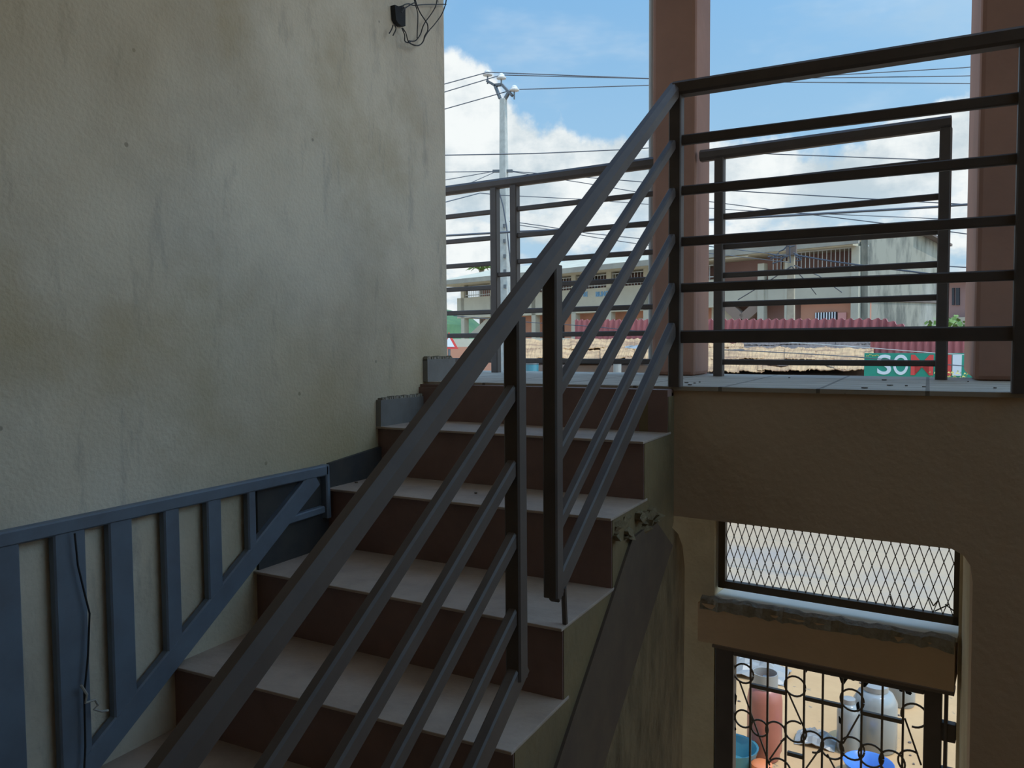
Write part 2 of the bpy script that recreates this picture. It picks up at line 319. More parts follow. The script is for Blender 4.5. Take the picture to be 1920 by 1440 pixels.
# --- landing slab, fascia beam
sl_ = MB().prism([(-4.5, 2.85, -.15), (XW, 2.85, -.15), (XW, YL + .02, -.15), (2.6, YL + .02, -.15), (2.6, 3.50, -.15), (-4.5, 4.05, -.15)], (0, 0, .15)).build('floor', M['slab'], kind='structure')
def slab_tiles():
    m = M['slab']; t = m.node_tree; b = t.nodes['Principled BSDF']; g = [n for n in t.nodes if n.type == 'NEW_GEOMETRY'][0]
    br = t.nodes.new('ShaderNodeTexBrick'); br.offset = 0; br.inputs['Scale'].default_value = 1; br.inputs['Brick Width'].default_value = .30; br.inputs['Row Height'].default_value = .15; br.inputs['Mortar Size'].default_value = .006
    br.inputs['Color1'].default_value = br.inputs['Color2'].default_value = (1, 1, 1, 1); br.inputs['Mortar'].default_value = (.42, .40, .38, 1); t.links.new(g.outputs['Position'], br.inputs[0])
    x = t.nodes.new('ShaderNodeMixRGB'); x.blend_type = 'MULTIPLY'; x.inputs[0].default_value = 1; t.links.new(b.inputs['Base Color'].links[0].from_socket, x.inputs[1]); t.links.new(br.outputs[0], x.inputs[2]); t.links.new(x.outputs[0], b.inputs['Base Color'])
slab_tiles()
# ochre wall in the landing plane: beam over the passage and the wall to its right, rounded inner corner
pts_ = [(XS, -.012), (2.6, -.012), (2.6, GZ), (.135, GZ), (.125, -.55), (.118, -.50), (.100, -.472), (.07, -.457), (-.2, -.452), (XS, -.437)]
MB().prism([(x, YL, z) for x, z in pts_], (0, .16, 0)).build('wall_passage_front', M['ochre'], kind='structure')
MB().box(XS, 2.6, YL - .008, YL + .02, -.012, 0.002).build('trim_landing_edge', M['slab'], kind='structure')
MB().box(-1.77, XS, YL - .02, YL + .12, -.40, -.02).build('trim_stair_header', M['riser'], kind='structure')
# --- outer wall below the landing, in the line of the balcony railing
ND = Vector((.0891, .996, 0)); WD = Vector((.996, -.0891, 0)); PD = Vector((0, 3.38, 0)); PB = Vector((0, 3.447, 0))
def dsz(px, py): a = at_p(px, py, PD, ND); return (a - PD).dot(WD), a.z
def dp(s, z, off=0): return PD + WD * s + ND * off + Vector((0, 0, z))
def dbox(mb, s0, s1, z0, z1, o0=0, o1=.1): return mb.obox(dp(s0, z0, o0), WD * (s1 - s0), ND * (o1 - o0), (0, 0, z1 - z0))
mb = MB(); dbox(mb, -2.8, -.812, GZ, -.15, 0, .16); mb.build('wall_back_left', M['tan'], kind='structure')
mb = MB(); dbox(mb, .118, 2.6, GZ, -.15, 0, .16); mb.build('wall_back_right', M['tan'], kind='structure')
mb = MB(); dbox(mb, -.812, .118, -.60, -.15, 0, .16); mb.build('wall_over_transom', M['tan'], kind='structure')
MB().box(.128, .30, YL + .16, 3.372, GZ, -.15).build('wall_passage_side', M['tan'], kind='structure')
# lintel between transom and door
lt = thing('lintel', dp(-.35, -1.17), 'ochre concrete lintel with a ragged grey top edge between the mesh transom and the iron door', 'lintel')
mb = MB(); dbox(mb, -.86, .112, -1.140, -.972, -.075, .12); mb.build('beam', M['ochre'], lt)
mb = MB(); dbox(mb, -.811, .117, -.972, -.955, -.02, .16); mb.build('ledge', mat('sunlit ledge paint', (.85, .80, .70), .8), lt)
mb = MB(); n = 36; prev = None
for k in range(n + 1):
    s = -.85 + .96 * k / n; h = .972 - random.uniform(0, .012); d0 = -.082 + random.uniform(-.006, .006); d1 = -.012 + random.uniform(-.008, .01)
    q = [dp(s, -.990 + random.uniform(-.008, .004), d0), dp(s, -h + .012, d0 + .012), dp(s, -h + .022, (d0 + d1) / 2), dp(s, -h + .012, d1), dp(s, -.985, d1)]
    mb.v += q; o = len(mb.v) - 10
    if prev is not None:
        for j in range(5): mb.f.append((o + j, o + 5 + j, o + 5 + (j + 1) % 5, o + (j + 1) % 5))
    prev = q
mb.f.append(tuple(range(5))); mb.f.append(tuple(range(len(mb.v) - 1, len(mb.v) - 6, -1))); mb.build('mortar_edge', M['grout'], lt)
# transom: window_1 with expanded mesh
win = thing('window_1', dp(-.35, -.93), kind='structure', label='narrow transom filled with diamond wire mesh above the iron door')
mb = MB(); dbox(mb, -.806, -.776, -.925, -.60, .03, .06); dbox(mb, .098, .116, -.925, -.60, .03, .06); dbox(mb, -.806, .116, -.925, -.893, .03, .06); dbox(mb, -.806, .116, -.63, -.60, .03, .06)
mb.build('window_frame', M['mesh'], win)
mb = MB(); S0, S1, Z0, Z1 = -.776, .098, -.893, -.63; pw = .0335; ph = .100
def strand(s, z, sg):
    L = 0; a = (s, z)
    # straight strand clipped to the frame
    k = ph / pw * sg; s_end = S1 if True else S0
    pts2 = []
    za, zb = Z0, Z1
    sa = s + (za - z) / k; sb = s + (zb - z) / k
    lo, hi = min(sa, sb), max(sa, sb); lo2, hi2 = max(lo, S0), min(hi, S1)
    if hi2 - lo2 < .002: return
    mb.bar(dp(lo2, z + (lo2 - s) * k, .045), dp(hi2, z + (hi2 - s) * k, .045), 0.0032, .0034, up=ND, bev=.0005)
k_ = 0; s = S0 - .2
while s < S1 + .2:
    strand(s, Z0, 1); strand(s, Z0, -1); s += pw
mb.build('wire_mesh', M['mesh'], win)
mb = MB()
for (a, b, c, d) in ((1665, 1124, 1672, 1148), (1684, 1122, 1690, 1145), (1740, 1128, 1748, 1143), (1748, 1143, 1757, 1132), (1757, 1132, 1762, 1150), (1770, 1140, 1786, 1152), (1700, 1150, 1712, 1143), (1750, 1153, 1778, 1140)):
    mb.tube([dp(*dsz(a, b), .05), dp(*dsz(c, d), .05)], .0025, 5)
mb.build('torn_wire', M['mesh'], win)
# door_1
door = thing('door_1', dp(-.35, GZ), kind='structure', label='iron scrollwork door in a dark steel frame at the foot of the passage')
mb = MB(); zt = -1.168
dbox(mb, -.808, -.727, GZ, zt, .0, .05); dbox(mb, .008, .068, GZ, zt - .0, .0, .05); dbox(mb, -.727, .008, -1.205, zt, .0, .05); dbox(mb, .076, .088, GZ, zt, .0, .05)
for z in (-1.32, -1.50, -1.75, -2.2): dbox(mb, .066, .116, z - .05, z + .02, .005, .045)
mb.build('door_frame', M['rail'], door, bevel=.004)
mb = MB(); dbox(mb, -.815, .11, -1.178, -1.166, -.02, .06); mb.build('frame_cap', mat('brown frame cap', (.16, .12, .10), .5), door)
vx = [1404, 1436, 1471, 1505, 1540, 1577, 1614, 1652.6, 1692]
for x in vx:
    s, z = dsz(x, 1340); mb = MB(); dbox(mb, s - .004, s + .004, GZ + .05, -1.20, .020, .028); mb.build('grille_bar', M['mesh'], door)
def zz(x, y): return 1200 + x / 2.6667, 900 + y / 2.6667
for q in ((550, 1035, 722, 1075), (820, 1095, 1003, 1146), (1105, 1172, 1312, 1222), (730, 1378, 808, 1396)):
    a = dsz(*zz(q[0], q[1])); b = dsz(*zz(q[2], q[3])); mb = MB(); zc = (a[1] + b[1]) / 2
    dbox(mb, a[0], b[0], zc - .008, zc + .008, .016, .032); mb.build('cross_bar', M['mesh'], door)
def arcp(cx, cy, r, a0, a1, n=20):
    s, z = dsz(*zz(cx, cy)); rr = r / 2.6667 / 1500 * 4.0 * 1.05
    return [dp(s + rr * math.cos(math.radians(a0 + (a1 - a0) * k / n)), z + rr * math.sin(math.radians(a0 + (a1 - a0) * k / n)), .024) for k in range(n + 1)]
for (cx, cy, r, a0, a1) in ((510, 977, 40, 0, 355), (768, 1042, 40, 0, 355), (1055, 1112, 42, 0, 355), (1368, 1190, 44, -100, 200), (510, 1205, 36, 0, 355), (590, 1252, 34, 20, 380), (672, 1270, 40, -60, 200), (770, 1270, 42, 60, 400), (855, 1322, 42, -90, 200), (955, 1355, 42, 0, 355), (1055, 1355, 44, 0, 355), (1150, 1392, 44, 0, 355), (1256, 1425, 44, -60, 240), (1352, 1425, 44, 60, 300), (690, 1460, 44, 20, 160)):
    mb = MB(); mb.tube(arcp(cx, cy, r, a0, a1), .0042, 6); mb.build('scroll', M['mesh'], door)
for q in ((488, 1015, 640, 1440), (732, 1070, 812, 1250), (1092, 1185, 1010, 1330), (1320, 1205, 1402, 1440), (712, 1305, 640, 1410), (905, 1340, 820, 1460), (930, 1385, 990, 1500)):
    mb = MB(); mb.tube([dp(*dsz(*zz(q[0], q[1])), .026), dp(*dsz(*zz(q[2], q[3])), .026)], .0038, 6); mb.build('diagonal_rod', M['mesh'], door)
mb = MB()
for (x, y, w, h) in ((1010, 1005, 40, 60), (1060, 1010, 30, 22), (1115, 1030, 22, 40), (955, 990, 40, 8), (1300, 1065, 20, 18), (1338, 1078, 20, 14), (650, 925, 26, 10), (700, 935, 20, 10), (1080, 1150, 16, 40), (990, 1215, 12, 36), (466, 1110, 12, 50), (462, 1260, 14, 30), (640, 1470, 10, 30), (820, 965, 18, 12)):
    a = dsz(*zz(x, y)); sw = w * .0010; sh = h * .0010
    mb.prism([dp(a[0] + sw * random.uniform(-.5, .5) * .4 + sw * .5 * math.cos(t), a[1] + sh * .6 * math.sin(t) * random.uniform(.6, 1.2), .032) for t in (0, .9, 1.9, 2.8, 3.9, 5.1)], ND * .002)
mb.build('torn_sheet_scraps', M['dark'], door)
# --- shell out of sight: ceiling raised and right wall opened for daylight, back wall
MB().box(-2.0, 2.8, -2.8, 3.62, 3.45, 3.6).build('ceiling', mat('ceiling paint', (.80, .76, .68), .9), kind='structure')
MB().box(2.6, 2.8, -2.8, 2.63, GZ, .9).build('wall_right', M['shell'], kind='structure')
MB().box(2.6, 2.8, -2.8, 1.25, .9, 3.45).build('wall_right_light_stop', M['shell'], kind='structure')  # unseen upper wall, added to limit light through the right opening
MB().box(-2.0, 2.8, -2.8, -2.6, GZ, 3.45).build('wall_behind', M['shell'], kind='structure')
MB().box(-2.0, 2.8, -2.8, 3.3, GZ - .1, GZ).build('floor_lower', M['tan'], kind='structure')

# ================================================================== SKIRTING
sk = MB().prism([at_x(705, 799, XW) + Vector((0, 0, -.002)), Vector((XW, 2.63, -.148)), Vector((XW, 2.63, -.055)), at_x(705, 750, XW)], (.022, 0, 0))
o = sk.build('baseboard_left', M['tile'], kind='structure'); o['label'] = 'grey skirting tile on the wall above the second step'
def ragged(y0, y1, z, x0, nm):
    mb = MB(); n = 46
    for k in range(n):
        ya = y0 + (y1 - y0) * k / n; yb = y0 + (y1 - y0) * (k + 1.15) / n; h = .006 + random.uniform(0, .007)
        mb.box(x0, x0 + random.uniform(.016, .022), ya, yb, z - .004, z + h)
    o = mb.build(nm, M['grout'], kind='structure')
ragged(2.345, 2.63, -.055, XW, 'trim_mortar_lower')
o = MB().box(XW, XW + .022, 2.64, 2.85, .0, .088).build('baseboard_left_top', M['tile'], kind='structure'); o['label'] = 'grey skirting tile on the wall end at landing level'
ragged(2.64, 2.83, .088, XW, 'trim_mortar_upper')
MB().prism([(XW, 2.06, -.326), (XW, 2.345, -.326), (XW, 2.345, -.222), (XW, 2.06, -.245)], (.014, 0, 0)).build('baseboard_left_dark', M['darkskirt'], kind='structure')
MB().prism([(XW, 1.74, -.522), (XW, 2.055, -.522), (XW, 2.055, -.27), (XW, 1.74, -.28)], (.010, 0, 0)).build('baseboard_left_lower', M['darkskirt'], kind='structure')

# ================================================================== RAILINGS
PITCH = .648
def slope_z(y, rel): return rel + (y - YL) * PITCH
RH = [(.812, .032), (.648, .030), (.481, .030), (.329, .030)]
rl = thing('landing_railing', (.3, YL, 0), 'dark horizontal bar railing standing on the edge of the upper landing, right of the stairs', 'railing')
for x in (-.750, .228, 1.25): MB().bar((x, YL, 0), (x, YL, .957), .042, .042, up=(0, 1, 0)).build('post', M['rail'], rl)
MB().bar((-.757, YL, .978), (1.4, YL, .978), .055, .045, bev=.008).build('handrail', M['rail'], rl)
for z, h in RH: MB().bar((-.75, YL, z), (1.3, YL, z), .022, h).build('rail', M['rail'], rl)
MB().bar((-.75, YL, .167), (1.3, YL, .167), .03, .042).build('bottom_rail', M['rail'], rl)
def sloped(name, label, ya, yb, posts, hand):
    t = thing(name, (XS, (ya + yb) / 2, slope_z((ya + yb) / 2, 0)), label, 'railing')
    up = Vector((0, -PITCH, 1)).normalized()
    if hand: MB().bar((XS, hand[0], slope_z(hand[0], .977)), (XS, hand[1], slope_z(hand[1], .977)), .043, .052, up=up, bev=.014).build('handrail', M['rail'], t)
    for z, h in ((.81, .031), (.655, .031), (.505, .031), (.345, .031)): MB().bar((XS, ya, slope_z(ya, z)), (XS, yb, slope_z(yb, z)), .022, h, up=up).build('rail', M['rail'], t)
    MB().bar((XS, ya, slope_z(ya, .205)), (XS, yb, slope_z(yb, .205)), .026, .05, up=up).build('bottom_rail', M['rail'], t)
    for y in posts: MB().bar((XS, y, slope_z(y, .197)), (XS, y, slope_z(y, .955)), .036, .038, up=(0, 1, 0)).build('post', M['rail'], t)
    return t
up_r = sloped('stair_railing', 'upper panel of the sloping dark stair railing, joined to the landing post', YL - .02, 1.65, (1.655,), (YL + .0, 1.57))
MB().tube([(XS + .010, 1.69, slope_z(1.67, .2)), (XS - .002, 1.725, -.520)], .007, 8).build('support_rod', M['rail'], up_r)
lo_r = sloped('stair_railing', 'lower panel of the sloping dark stair railing, running down toward the viewer', 1.49, .30, (1.468,), (1.57, .25))
# balcony railing
def bpt(s, z, off=0): return PB + WD * s + ND * off + Vector((0, 0, z))
def balcony(label, s0, s1, posts, hs0, hs1, link=None, spans=None):
    t = thing('balcony_railing', bpt((s0 + s1) / 2, 0), label, 'railing', 'dark railings along the outer edge of the balcony')
    MB().bar(bpt(hs0, .960), bpt(hs1, .960), .05, .048, bev=.012).build('handrail', M['rail'], t)
    for s in posts: MB().bar(bpt(s, 0), bpt(s, .94), .040, .040, up=ND).build('post', M['rail'], t)
    for a, b in spans:
        for z in (.822, .690, .560, .437, .312, .192, .062): MB().bar(bpt(a, z), bpt(b, z), .02, .024).build('rail', M['rail'], t)
    if link:
        MB().bar(bpt(link[0], .50), bpt(link[1], .50), .02, .022).build('link_bar', M['rail'], t)
balcony('dark balcony railing between the plastered wall end and the nearer salmon column', -3.9, -1.1, (-3.7, -1.985, -1.865), -4.2, -1.10, (-1.985, -1.865), [(-3.9, -1.985), (-1.865, -1.10)])
balcony('dark balcony railing spanning the gap between the two salmon columns', -.86, .12, (-.815, .045), -.90, .062, None, [(-.815, .045)])
# columns
def column(label, s0, s1, dep, top=3.46):
    MB().obox(bpt(s0, 0, -.03), WD * (s1 - s0), Vector((0, dep, 0)), (0, 0, top)).build('column', M['salmon'], bevel=.018, label=label, cat='column', group=None)
column('salmon painted square column behind the landing post at the head of the stairs', -1.117, -.915, .27)
column('salmon painted square column at the right edge behind the landing railing', .152, .48, .9)
p = at_y(1222.5, 300, 3.80); MB().tube([(p.x, 3.80, -.15), (p.x, 3.80, 3.5)], .016, 16).build('drain_pipe', M['pipe'], label='pale grey drain pipe running up the left side of the nearer salmon column', cat='pipe')
# wall truss
tr = thing('wall_frame', (XW + .02, 1.5, -.27), 'dull blue steel frame with uprights and diagonal bar on the wall beside the lower steps', 'steel frame')
XF = XW + .018
MB().bar((XF, .2, -.262), (XF, 2.03, -.262), .03, .034).build('top_bar', M['blue'], tr)
MB().bar((XF, 2.03, -.245), (XF, 2.035, -.42), .03, .02, up=(0, 1, 0)).build('end_bar', M['blue'], tr)
q0 = at_x(588, 896, XF); q1 = at_x(170, 1425, XF); dirq = (q1 - q0)
MB().bar(q0, q0 + dirq * 1.8, .026, .062, up=(0, -.6, .8)).build('diagonal_bar', M['blue'], tr)
MB().bar(at_x(604, 955, XF), at_x(528, 979, XF), .024, .024).build('short_bar', M['blue'], tr)
zl = lambda y: q0.z + dirq.z * (y - q0.y) / dirq.y
for a, b in ((462, 477), (385, 412), (304, 333), (204, 248), (100, 160), (-30, 36)):
    ya = at_x(a, 1150 if a < 300 else 1020, XF).y; yb = at_x(b, 1150 if a < 300 else 1020, XF).y; yc = (ya + yb) / 2
    MB().bar((XF, yc, -.27), (XF, yc, zl(yc)), .024, max(.02, abs(yb - ya)), up=(0, 1, 0)).build('upright', M['blue'], tr)
cp = [(140, 1000), (146, 1060), (158, 1110), (168, 1150), (165, 1230), (158, 1300), (160, 1400), (158, 1440)]
MB().tube([at_x(x, y, XW + .045) for x, y in cp], .0025, 6).build('hanging_cord', M['black'], label='thin dark cord hanging behind the blue steel frame at lower left', cat='cord')
cp = [(152, 1285), (163, 1302), (160, 1318), (178, 1312), (184, 1322), (176, 1330), (190, 1334), (203, 1332)]
MB().tube([at_x(x, y, XW + .05) for x, y in cp], .003, 6).build('pale_string', mat('pale string', (.40, .38, .34), .8), label='pale knotted string end dangling beside the dark cord on the wall', cat='string')
# junction hole with wires
jb = thing('junction_box', at_x(745, 30, XW), 'open black electrical box with loose looping cables high on the wall near its end', 'electrical box')
MB().prism([at_x(x, y, XW) for x, y in ((732, 11), (740, 14), (746, 12), (752, 17), (752, 51), (744, 50), (738, 45), (734, 38))], (.02, 0, 0)).build('box', M['dark'], jb)
def zw(x, y, off=.03): return at_x(640 + x / 6.4, y / 6.4, XW + off)
loops = [[(718, 95), (745, 65), (775, 50), (820, 48), (870, 65), (1000, 55), (1258, 52)], [(720, 150), (750, 110), (800, 75), (850, 45), (885, 25), (880, -20)],
         [(870, -20), (890, 60), (915, 150), (918, 250), (912, 360), (910, 460)], [(885, -20), (905, 60), (950, 160), (1010, 250), (1035, 300), (1035, 370), (1000, 430), (985, 490), (940, 540), (880, 545), (830, 525)],
         [(1150, -10), (1130, 80), (1070, 180), (1010, 260), (975, 330), (950, 410), (900, 480), (860, 495), (815, 490)], [(1260, -10), (1245, 70), (1200, 180), (1120, 290), (1050, 370), (1005, 440), (975, 510), (920, 548), (850, 530), (800, 505)],
         [(725, 335), (760, 420), (762, 490), (800, 512), (830, 500)], [(735, 335), (775, 400), (797, 480), (830, 525)], [(620, 300), (605, 350), (575, 400)], [(640, 300), (655, 350), (620, 425)]]
for i, l in enumerate(loops):
    # smooth by Catmull-Rom
    P_ = [zw(x, y, .02 + .008 * ((i * 3) % 4)) for x, y in l]; out = []
    for k in range(len(P_) - 1):
        a, b, c, d = P_[max(k - 1, 0)], P_[k], P_[k + 1], P_[min(k + 2, len(P_) - 1)]
        for j in range(5):
            t = j / 5; out.append(.5 * ((2 * b) + (c - a) * t + (2 * a - 5 * b + 4 * c - d) * t * t + (3 * b - a - 3 * c + d) * t ** 3))
    out.append(P_[-1]); MB().tube(out, .0022, 6).build('cable', M['black'], jb)
# scraps on the landing
for i, (x, y) in enumerate(((1288, 718), (1294, 722), (1302, 719), (1312, 717), (1623, 728), (1669, 723), (1733, 726), (1658, 713), (1700, 724), (1480, 709), (1815, 716), (1865, 728), (1275, 716))):
    c = at_z(x, y, .001); r = random.uniform(.004, .010)
    MB().prism([c + Vector((math.cos(a) * r * random.uniform(.5, 1.3), math.sin(a) * r * random.uniform(.5, 1.3), 0)) for a in (0, 1, 2.1, 3.2, 4.2, 5.3)], (0, 0, .003)).build('leaf_scrap', M['crumb'], label='tiny dark dry scrap lying on the landing floor by the railing', cat='debris', group='dry scraps on the landing floor')
for i, (x, y) in enumerate(((662, 899), (668, 905), (678, 897), (640, 903), (770, 792), (892, 925))):
    z = -.326 if y > 820 else -.148; c = at_z(x, y, z + .001); r = random.uniform(.004, .008)
    MB().prism([c + Vector((math.cos(a) * r * random.uniform(.5, 1.3), math.sin(a) * r * random.uniform(.5, 1.3), 0)) for a in (0, 1, 2.1, 3.2, 4.2, 5.3)], (0, 0, .003)).build('leaf_scrap', M['crumb'], label='tiny dark dry scrap lying on an upper stair tread', cat='debris', group='dry scraps on the treads')

# ================================================================== OUTSIDE
MB().box(-400, 400, 3.60, 600, GZ - .3, GZ - .02).build('floor_street', M['street'], kind='structure')
MB().box(-6, 4, 3.545, 9.5, GZ - .019, GZ).build('floor_yard', M['sand'], kind='structure')
MB().box(-400, -2.0, -60, 3.6, GZ - .3, GZ - .02).build('floor_ground_left', M['street'], kind='structure')
MB().box(2.8, 400, -60, 3.6, GZ - .3, GZ - .02).build('floor_ground_right', M['street'], kind='structure')
# gas cylinder and things in the yard
g = at_z(1433, 1420, GZ); gc = thing('gas_cylinder', g, 'reddish brown gas cylinder standing on the sand behind the iron door', 'gas cylinder')
MB().lathe(g, [(.10, 0), (.115, .02), (.115, .05), (.13, .08), (.13, .46), (.12, .52), (.09, .56), (.04, .58)], 32).build('body', M['gascyl'], gc)
MB().lathe(g + Vector((0, 0, .56)), [(.095, 0), (.095, .11), (.088, .11), (.088, 0)], 24).build('collar', M['plasticsheet'], gc)
MB().tube([g + Vector((0, 0, .56)), g + Vector((0, 0, .64))], .018, 10).build('valve', M['galv'], gc)
def jar(px, py, r, h, m, label, name='plastic_jar', cat='jar'):
    c = at_z(px, py, GZ); t = thing(name, c, label, cat)
    MB().lathe(c, [(r * .9, 0), (r, .02), (r, h * .75), (r * .8, h * .88), (r * .55, h * .92)], 24).build('body', m, t)
    MB().lathe(c + Vector((0, 0, h * .92)), [(r * .58, 0), (r * .58, h * .08), (r * .5, h * .085)], 20).build('lid', M['plasticsheet'], t)
jar(1640, 1400, .16, .50, M['greyplastic'], 'large cloudy grey plastic container seen through the right half of the iron door')
jar(1590, 1408, .085, .42, M['greyplastic'], 'narrow cloudy grey plastic container left of the larger one behind the door')
jar(1690, 1320, .11, .30, M['greyplastic'], 'short cloudy plastic container farthest right behind the door')
c = at_z(1628, 1462, GZ); MB().lathe(c, [(.05, 0), (.12, .02), (.17, .12), (.175, .13), (.165, .125), (.11, .03), (.04, .012)], 24).build('plastic_bowl', M['bluplastic'], label='bright blue plastic bowl in front of the grey containers behind the door', cat='bowl')
c = at_z(1372, 1438, GZ); MB().lathe(c, [(.10, 0), (.15, .02), (.19, .16), (.195, .17), (.18, .165), (.13, .03), (.04, .015)], 24).build('plastic_basin', M['teal'], label='dark teal basin on the sand left of the gas cylinder', cat='basin')
c = at_z(1428, 1462, GZ); MB().lathe(c, [(.05, 0), (.07, .01), (.075, .12), (.06, .13)], 20).build('orange_cup', mat('orange plastic', (.75, .22, .08), .4), label='orange plastic tub below the gas cylinder', cat='tub')
def sheet(c, rx, ry, h, label, m, name):
    mb = MB(); n = 10; idx = {}
    for i in range(n):
        for j in range(n):
            x = (i / (n - 1) - .5) * 2; y = (j / (n - 1) - .5) * 2; k = max(0, 1 - (x * x + y * y) * .6)
            mb.v.append(c + Vector((x * rx, y * ry, h * k * random.uniform(.4, 1) + .006)))
    for i in range(n - 1):
        for j in range(n - 1): mb.f.append((i * n + j, (i + 1) * n + j, (i + 1) * n + j + 1, i * n + j + 1))
    for v in list(mb.v): pass
    o = mb.build(name, m, label=label, cat=name.replace('_', ' ')); s = o.modifiers.new('s', 'SOLIDIFY'); s.thickness = .006; return o
sheet(at_z(1530, 1390, GZ), .15, .13, .10, 'crumpled grey plastic bag on the sand in the middle of the door view', M['plasticsheet'], 'plastic_bag')
sheet(at_z(1418, 1262, GZ), .30, .20, .16, 'dark grey heap of folded sheeting on the sand beyond the gas cylinder', M['plasticsheet'], 'folded_sheeting')
for i in range(16):
    c = at_z(random.uniform(1380, 1725), random.uniform(1240, 1435), GZ); r = random.uniform(.008, .02)
    MB().prism([c + Vector((math.cos(a) * r * random.uniform(.5, 1.3), math.sin(a) * r * random.uniform(.5, 1.3), 0)) for a in (0, 1, 2.1, 3.2, 4.2, 5.3)], (0, 0, .008)).build('pebble', M['oldroof'], label='small dark pebble on the sandy yard behind the iron door', cat='pebble', group='pebbles on the sandy yard')

# --- near utility pole
p0 = at_y(948, 690, 20); p1 = at_y(943, 185, 20); Xp = (p0.x + p1.x) / 2
pole = thing('utility_pole', (Xp, 20, GZ), 'tall pale concrete power pole with a forked steel bracket and three insulators', 'utility pole')
MB().prism([(Xp - .17, 19.85, GZ), (Xp + .17, 19.85, GZ), (Xp + .17, 20.15, GZ), (Xp - .17, 20.15, GZ)], (0, 0, .01)).build('base', M['concrete'], pole)
def taper(mb, c0, w0, d0, c1, w1, d1):
    vs = [Vector(c0) + Vector((sx * w0 / 2, sy * d0 / 2, 0)) for sx, sy in ((-1, -1), (1, -1), (1, 1), (-1, 1))] + [Vector(c1) + Vector((sx * w1 / 2, sy * d1 / 2, 0)) for sx, sy in ((-1, -1), (1, -1), (1, 1), (-1, 1))]
    return mb.add(vs, [(3, 2, 1, 0), (4, 5, 6, 7), (0, 1, 5, 4), (1, 2, 6, 5), (2, 3, 7, 6), (3, 0, 4, 7)])
mb = taper(MB(), (Xp, 20, GZ + .01), .36, .26, (Xp, 20, p1.z), .17, .15); mb.build('shaft', M['concrete'], pole, bevel=.02)
for k in range(10):
    z = -.4 + k * .42; w = .36 - (.19) * (z - GZ) / (p1.z - GZ)
    MB().box(Xp + w * .18, Xp + w * .40, 19.84 - .0, 19.90, z, z + .10).build('step_hole', M['galv'], pole)
def z1(x, y, Y=20): return at_y(820 + x / 3.692, 80 + y / 3.692, Y)
mb = MB()
for a in (((435, 388), (400, 297)), ((470, 388), (492, 350)), ((345, 265), (400, 297)), ((400, 295), (447, 290)), ((447, 290), (520, 368))):
    mb.bar(z1(*a[0]), z1(*a[1]), .07, .10, up=(0, 1, 0))
mb.build('fork_bracket', M['galv'], pole)
INS = []
for x, yt, yb in ((348, 212, 285), (443, 235, 292), (533, 318, 392)):
    a = z1(x, yt); b = z1(x, yb); MB().tube([b, a], .022, 8).build('pin', M['galv'], pole)
    MB().lathe(a - Vector((0, 0, .06)), [(.04, -.02), (.13, 0), (.14, .03), (.09, .07), (.09, .10), (.05, .14)], 16).build('insulator', M['glassins'], pole); INS.append(a + Vector((0, 0, .08)))
MB().bar(z1(385, 890), z1(520, 888), .06, .08).build('cable_clamp', M['galv'], pole)
cb = [z1(430, 1040, 19.8), z1(455, 1130, 19.8), z1(480, 1280, 19.8), z1(495, 1420, 19.8), z1(505, 1520, 19.8), z1(515, 1640, 19.8)]
MB().tube(cb, .018, 6).build('down_cable', M['wire'], pole)
# --- far pole with tangle
q0_ = at_y(1483, 440, 27); q1_ = at_y(1483, 690, 27); Xq = (q0_.x + q1_.x) / 2
pl2 = thing('utility_pole', (Xq, 27, GZ), 'shorter yellowish power pole with a dark tangle of cables at its top', 'utility pole')
taper(MB(), (Xq, 27, GZ), .30, .24, (Xq, 27, q0_.z), .20, .18).build('shaft', M['concrete2'], pl2, bevel=.02)
def z6(x, y, Y=27): return at_y(1320 + x / 6.858, 430 + y / 6.858, Y)
MB().bar(z6(1125, 195, 26.86), z6(1120, 330, 26.86), .32, .14, up=(0, 1, 0)).build('junction_cluster', M['oldroof'], pl2)
mb = MB()
for a in (((820, 310), (1060, 330)), ((960, 290), (1090, 190)), ((820, 350), (1080, 350)), ((850, 385), (960, 300)), ((1150, 300), (1330, 350)), ((1170, 345), (1260, 350)), ((1050, 200), (1170, 210)), ((1220, 350), (1250, 400)), ((880, 440), (1060, 340)), ((1180, 400), (1260, 370)), ((1100, 160), (1110, 430))):
    mb.tube([z6(*a[0], 26.8), (z6(*a[0], 26.8) + z6(*a[1], 26.8)) / 2 + Vector((0, 0, -.05)), z6(*a[1], 26.8)], .022, 6)
mb.build('cable_tangle', M['wire'], pl2)
# --- wires
def wire(pts3, label, r=.014, m='wire'):
    out = [at_r(*q) for q in pts3]; MB().tube(out, r, 6).build('overhead_wire', M[m], label=label, cat='wire')
wire([(600, 222, 21.5), (832, 158, 22.3), (914, 135.5, 22.63), (1215, 147, 24), (1455, 147, 25), (1805, 127, 27), (2100, 100, 29)], 'topmost overhead wire, over the left insulator of the tall pole')
wire([(600, 243, 21.5), (832, 173, 22.3), (940, 140.5, 22.7), (1215, 147.5, 24), (1510, 146.5, 25.4), (1805, 142.5, 27), (2100, 132, 29)], 'second overhead wire, over the middle insulator of the tall pole')
wire([(600, 270, 21.5), (832, 205, 22.3), (963, 168, 22.8), (1215, 160, 24), (1465, 154, 25.2), (1805, 156.5, 27), (2100, 160, 29)], 'third overhead wire, on the lowest right insulator of the tall pole')
wire([(600, 291, 18), (832, 291, 19), (1000, 288, 20), (1170, 280.5, 21), (1300, 272, 22)], 'thin level wire crossing the clouds just above the left balcony handrail')
wire([(600, 324, 21), (832, 322.5, 22), (925, 321.5, 22.5)], 'level wire running left from the clamp of the tall pole', .012)
wire([(700, 362, 21), (832, 338, 22), (925, 321.5, 22.5)], 'slanting wire running left from the clamp of the tall pole', .012)
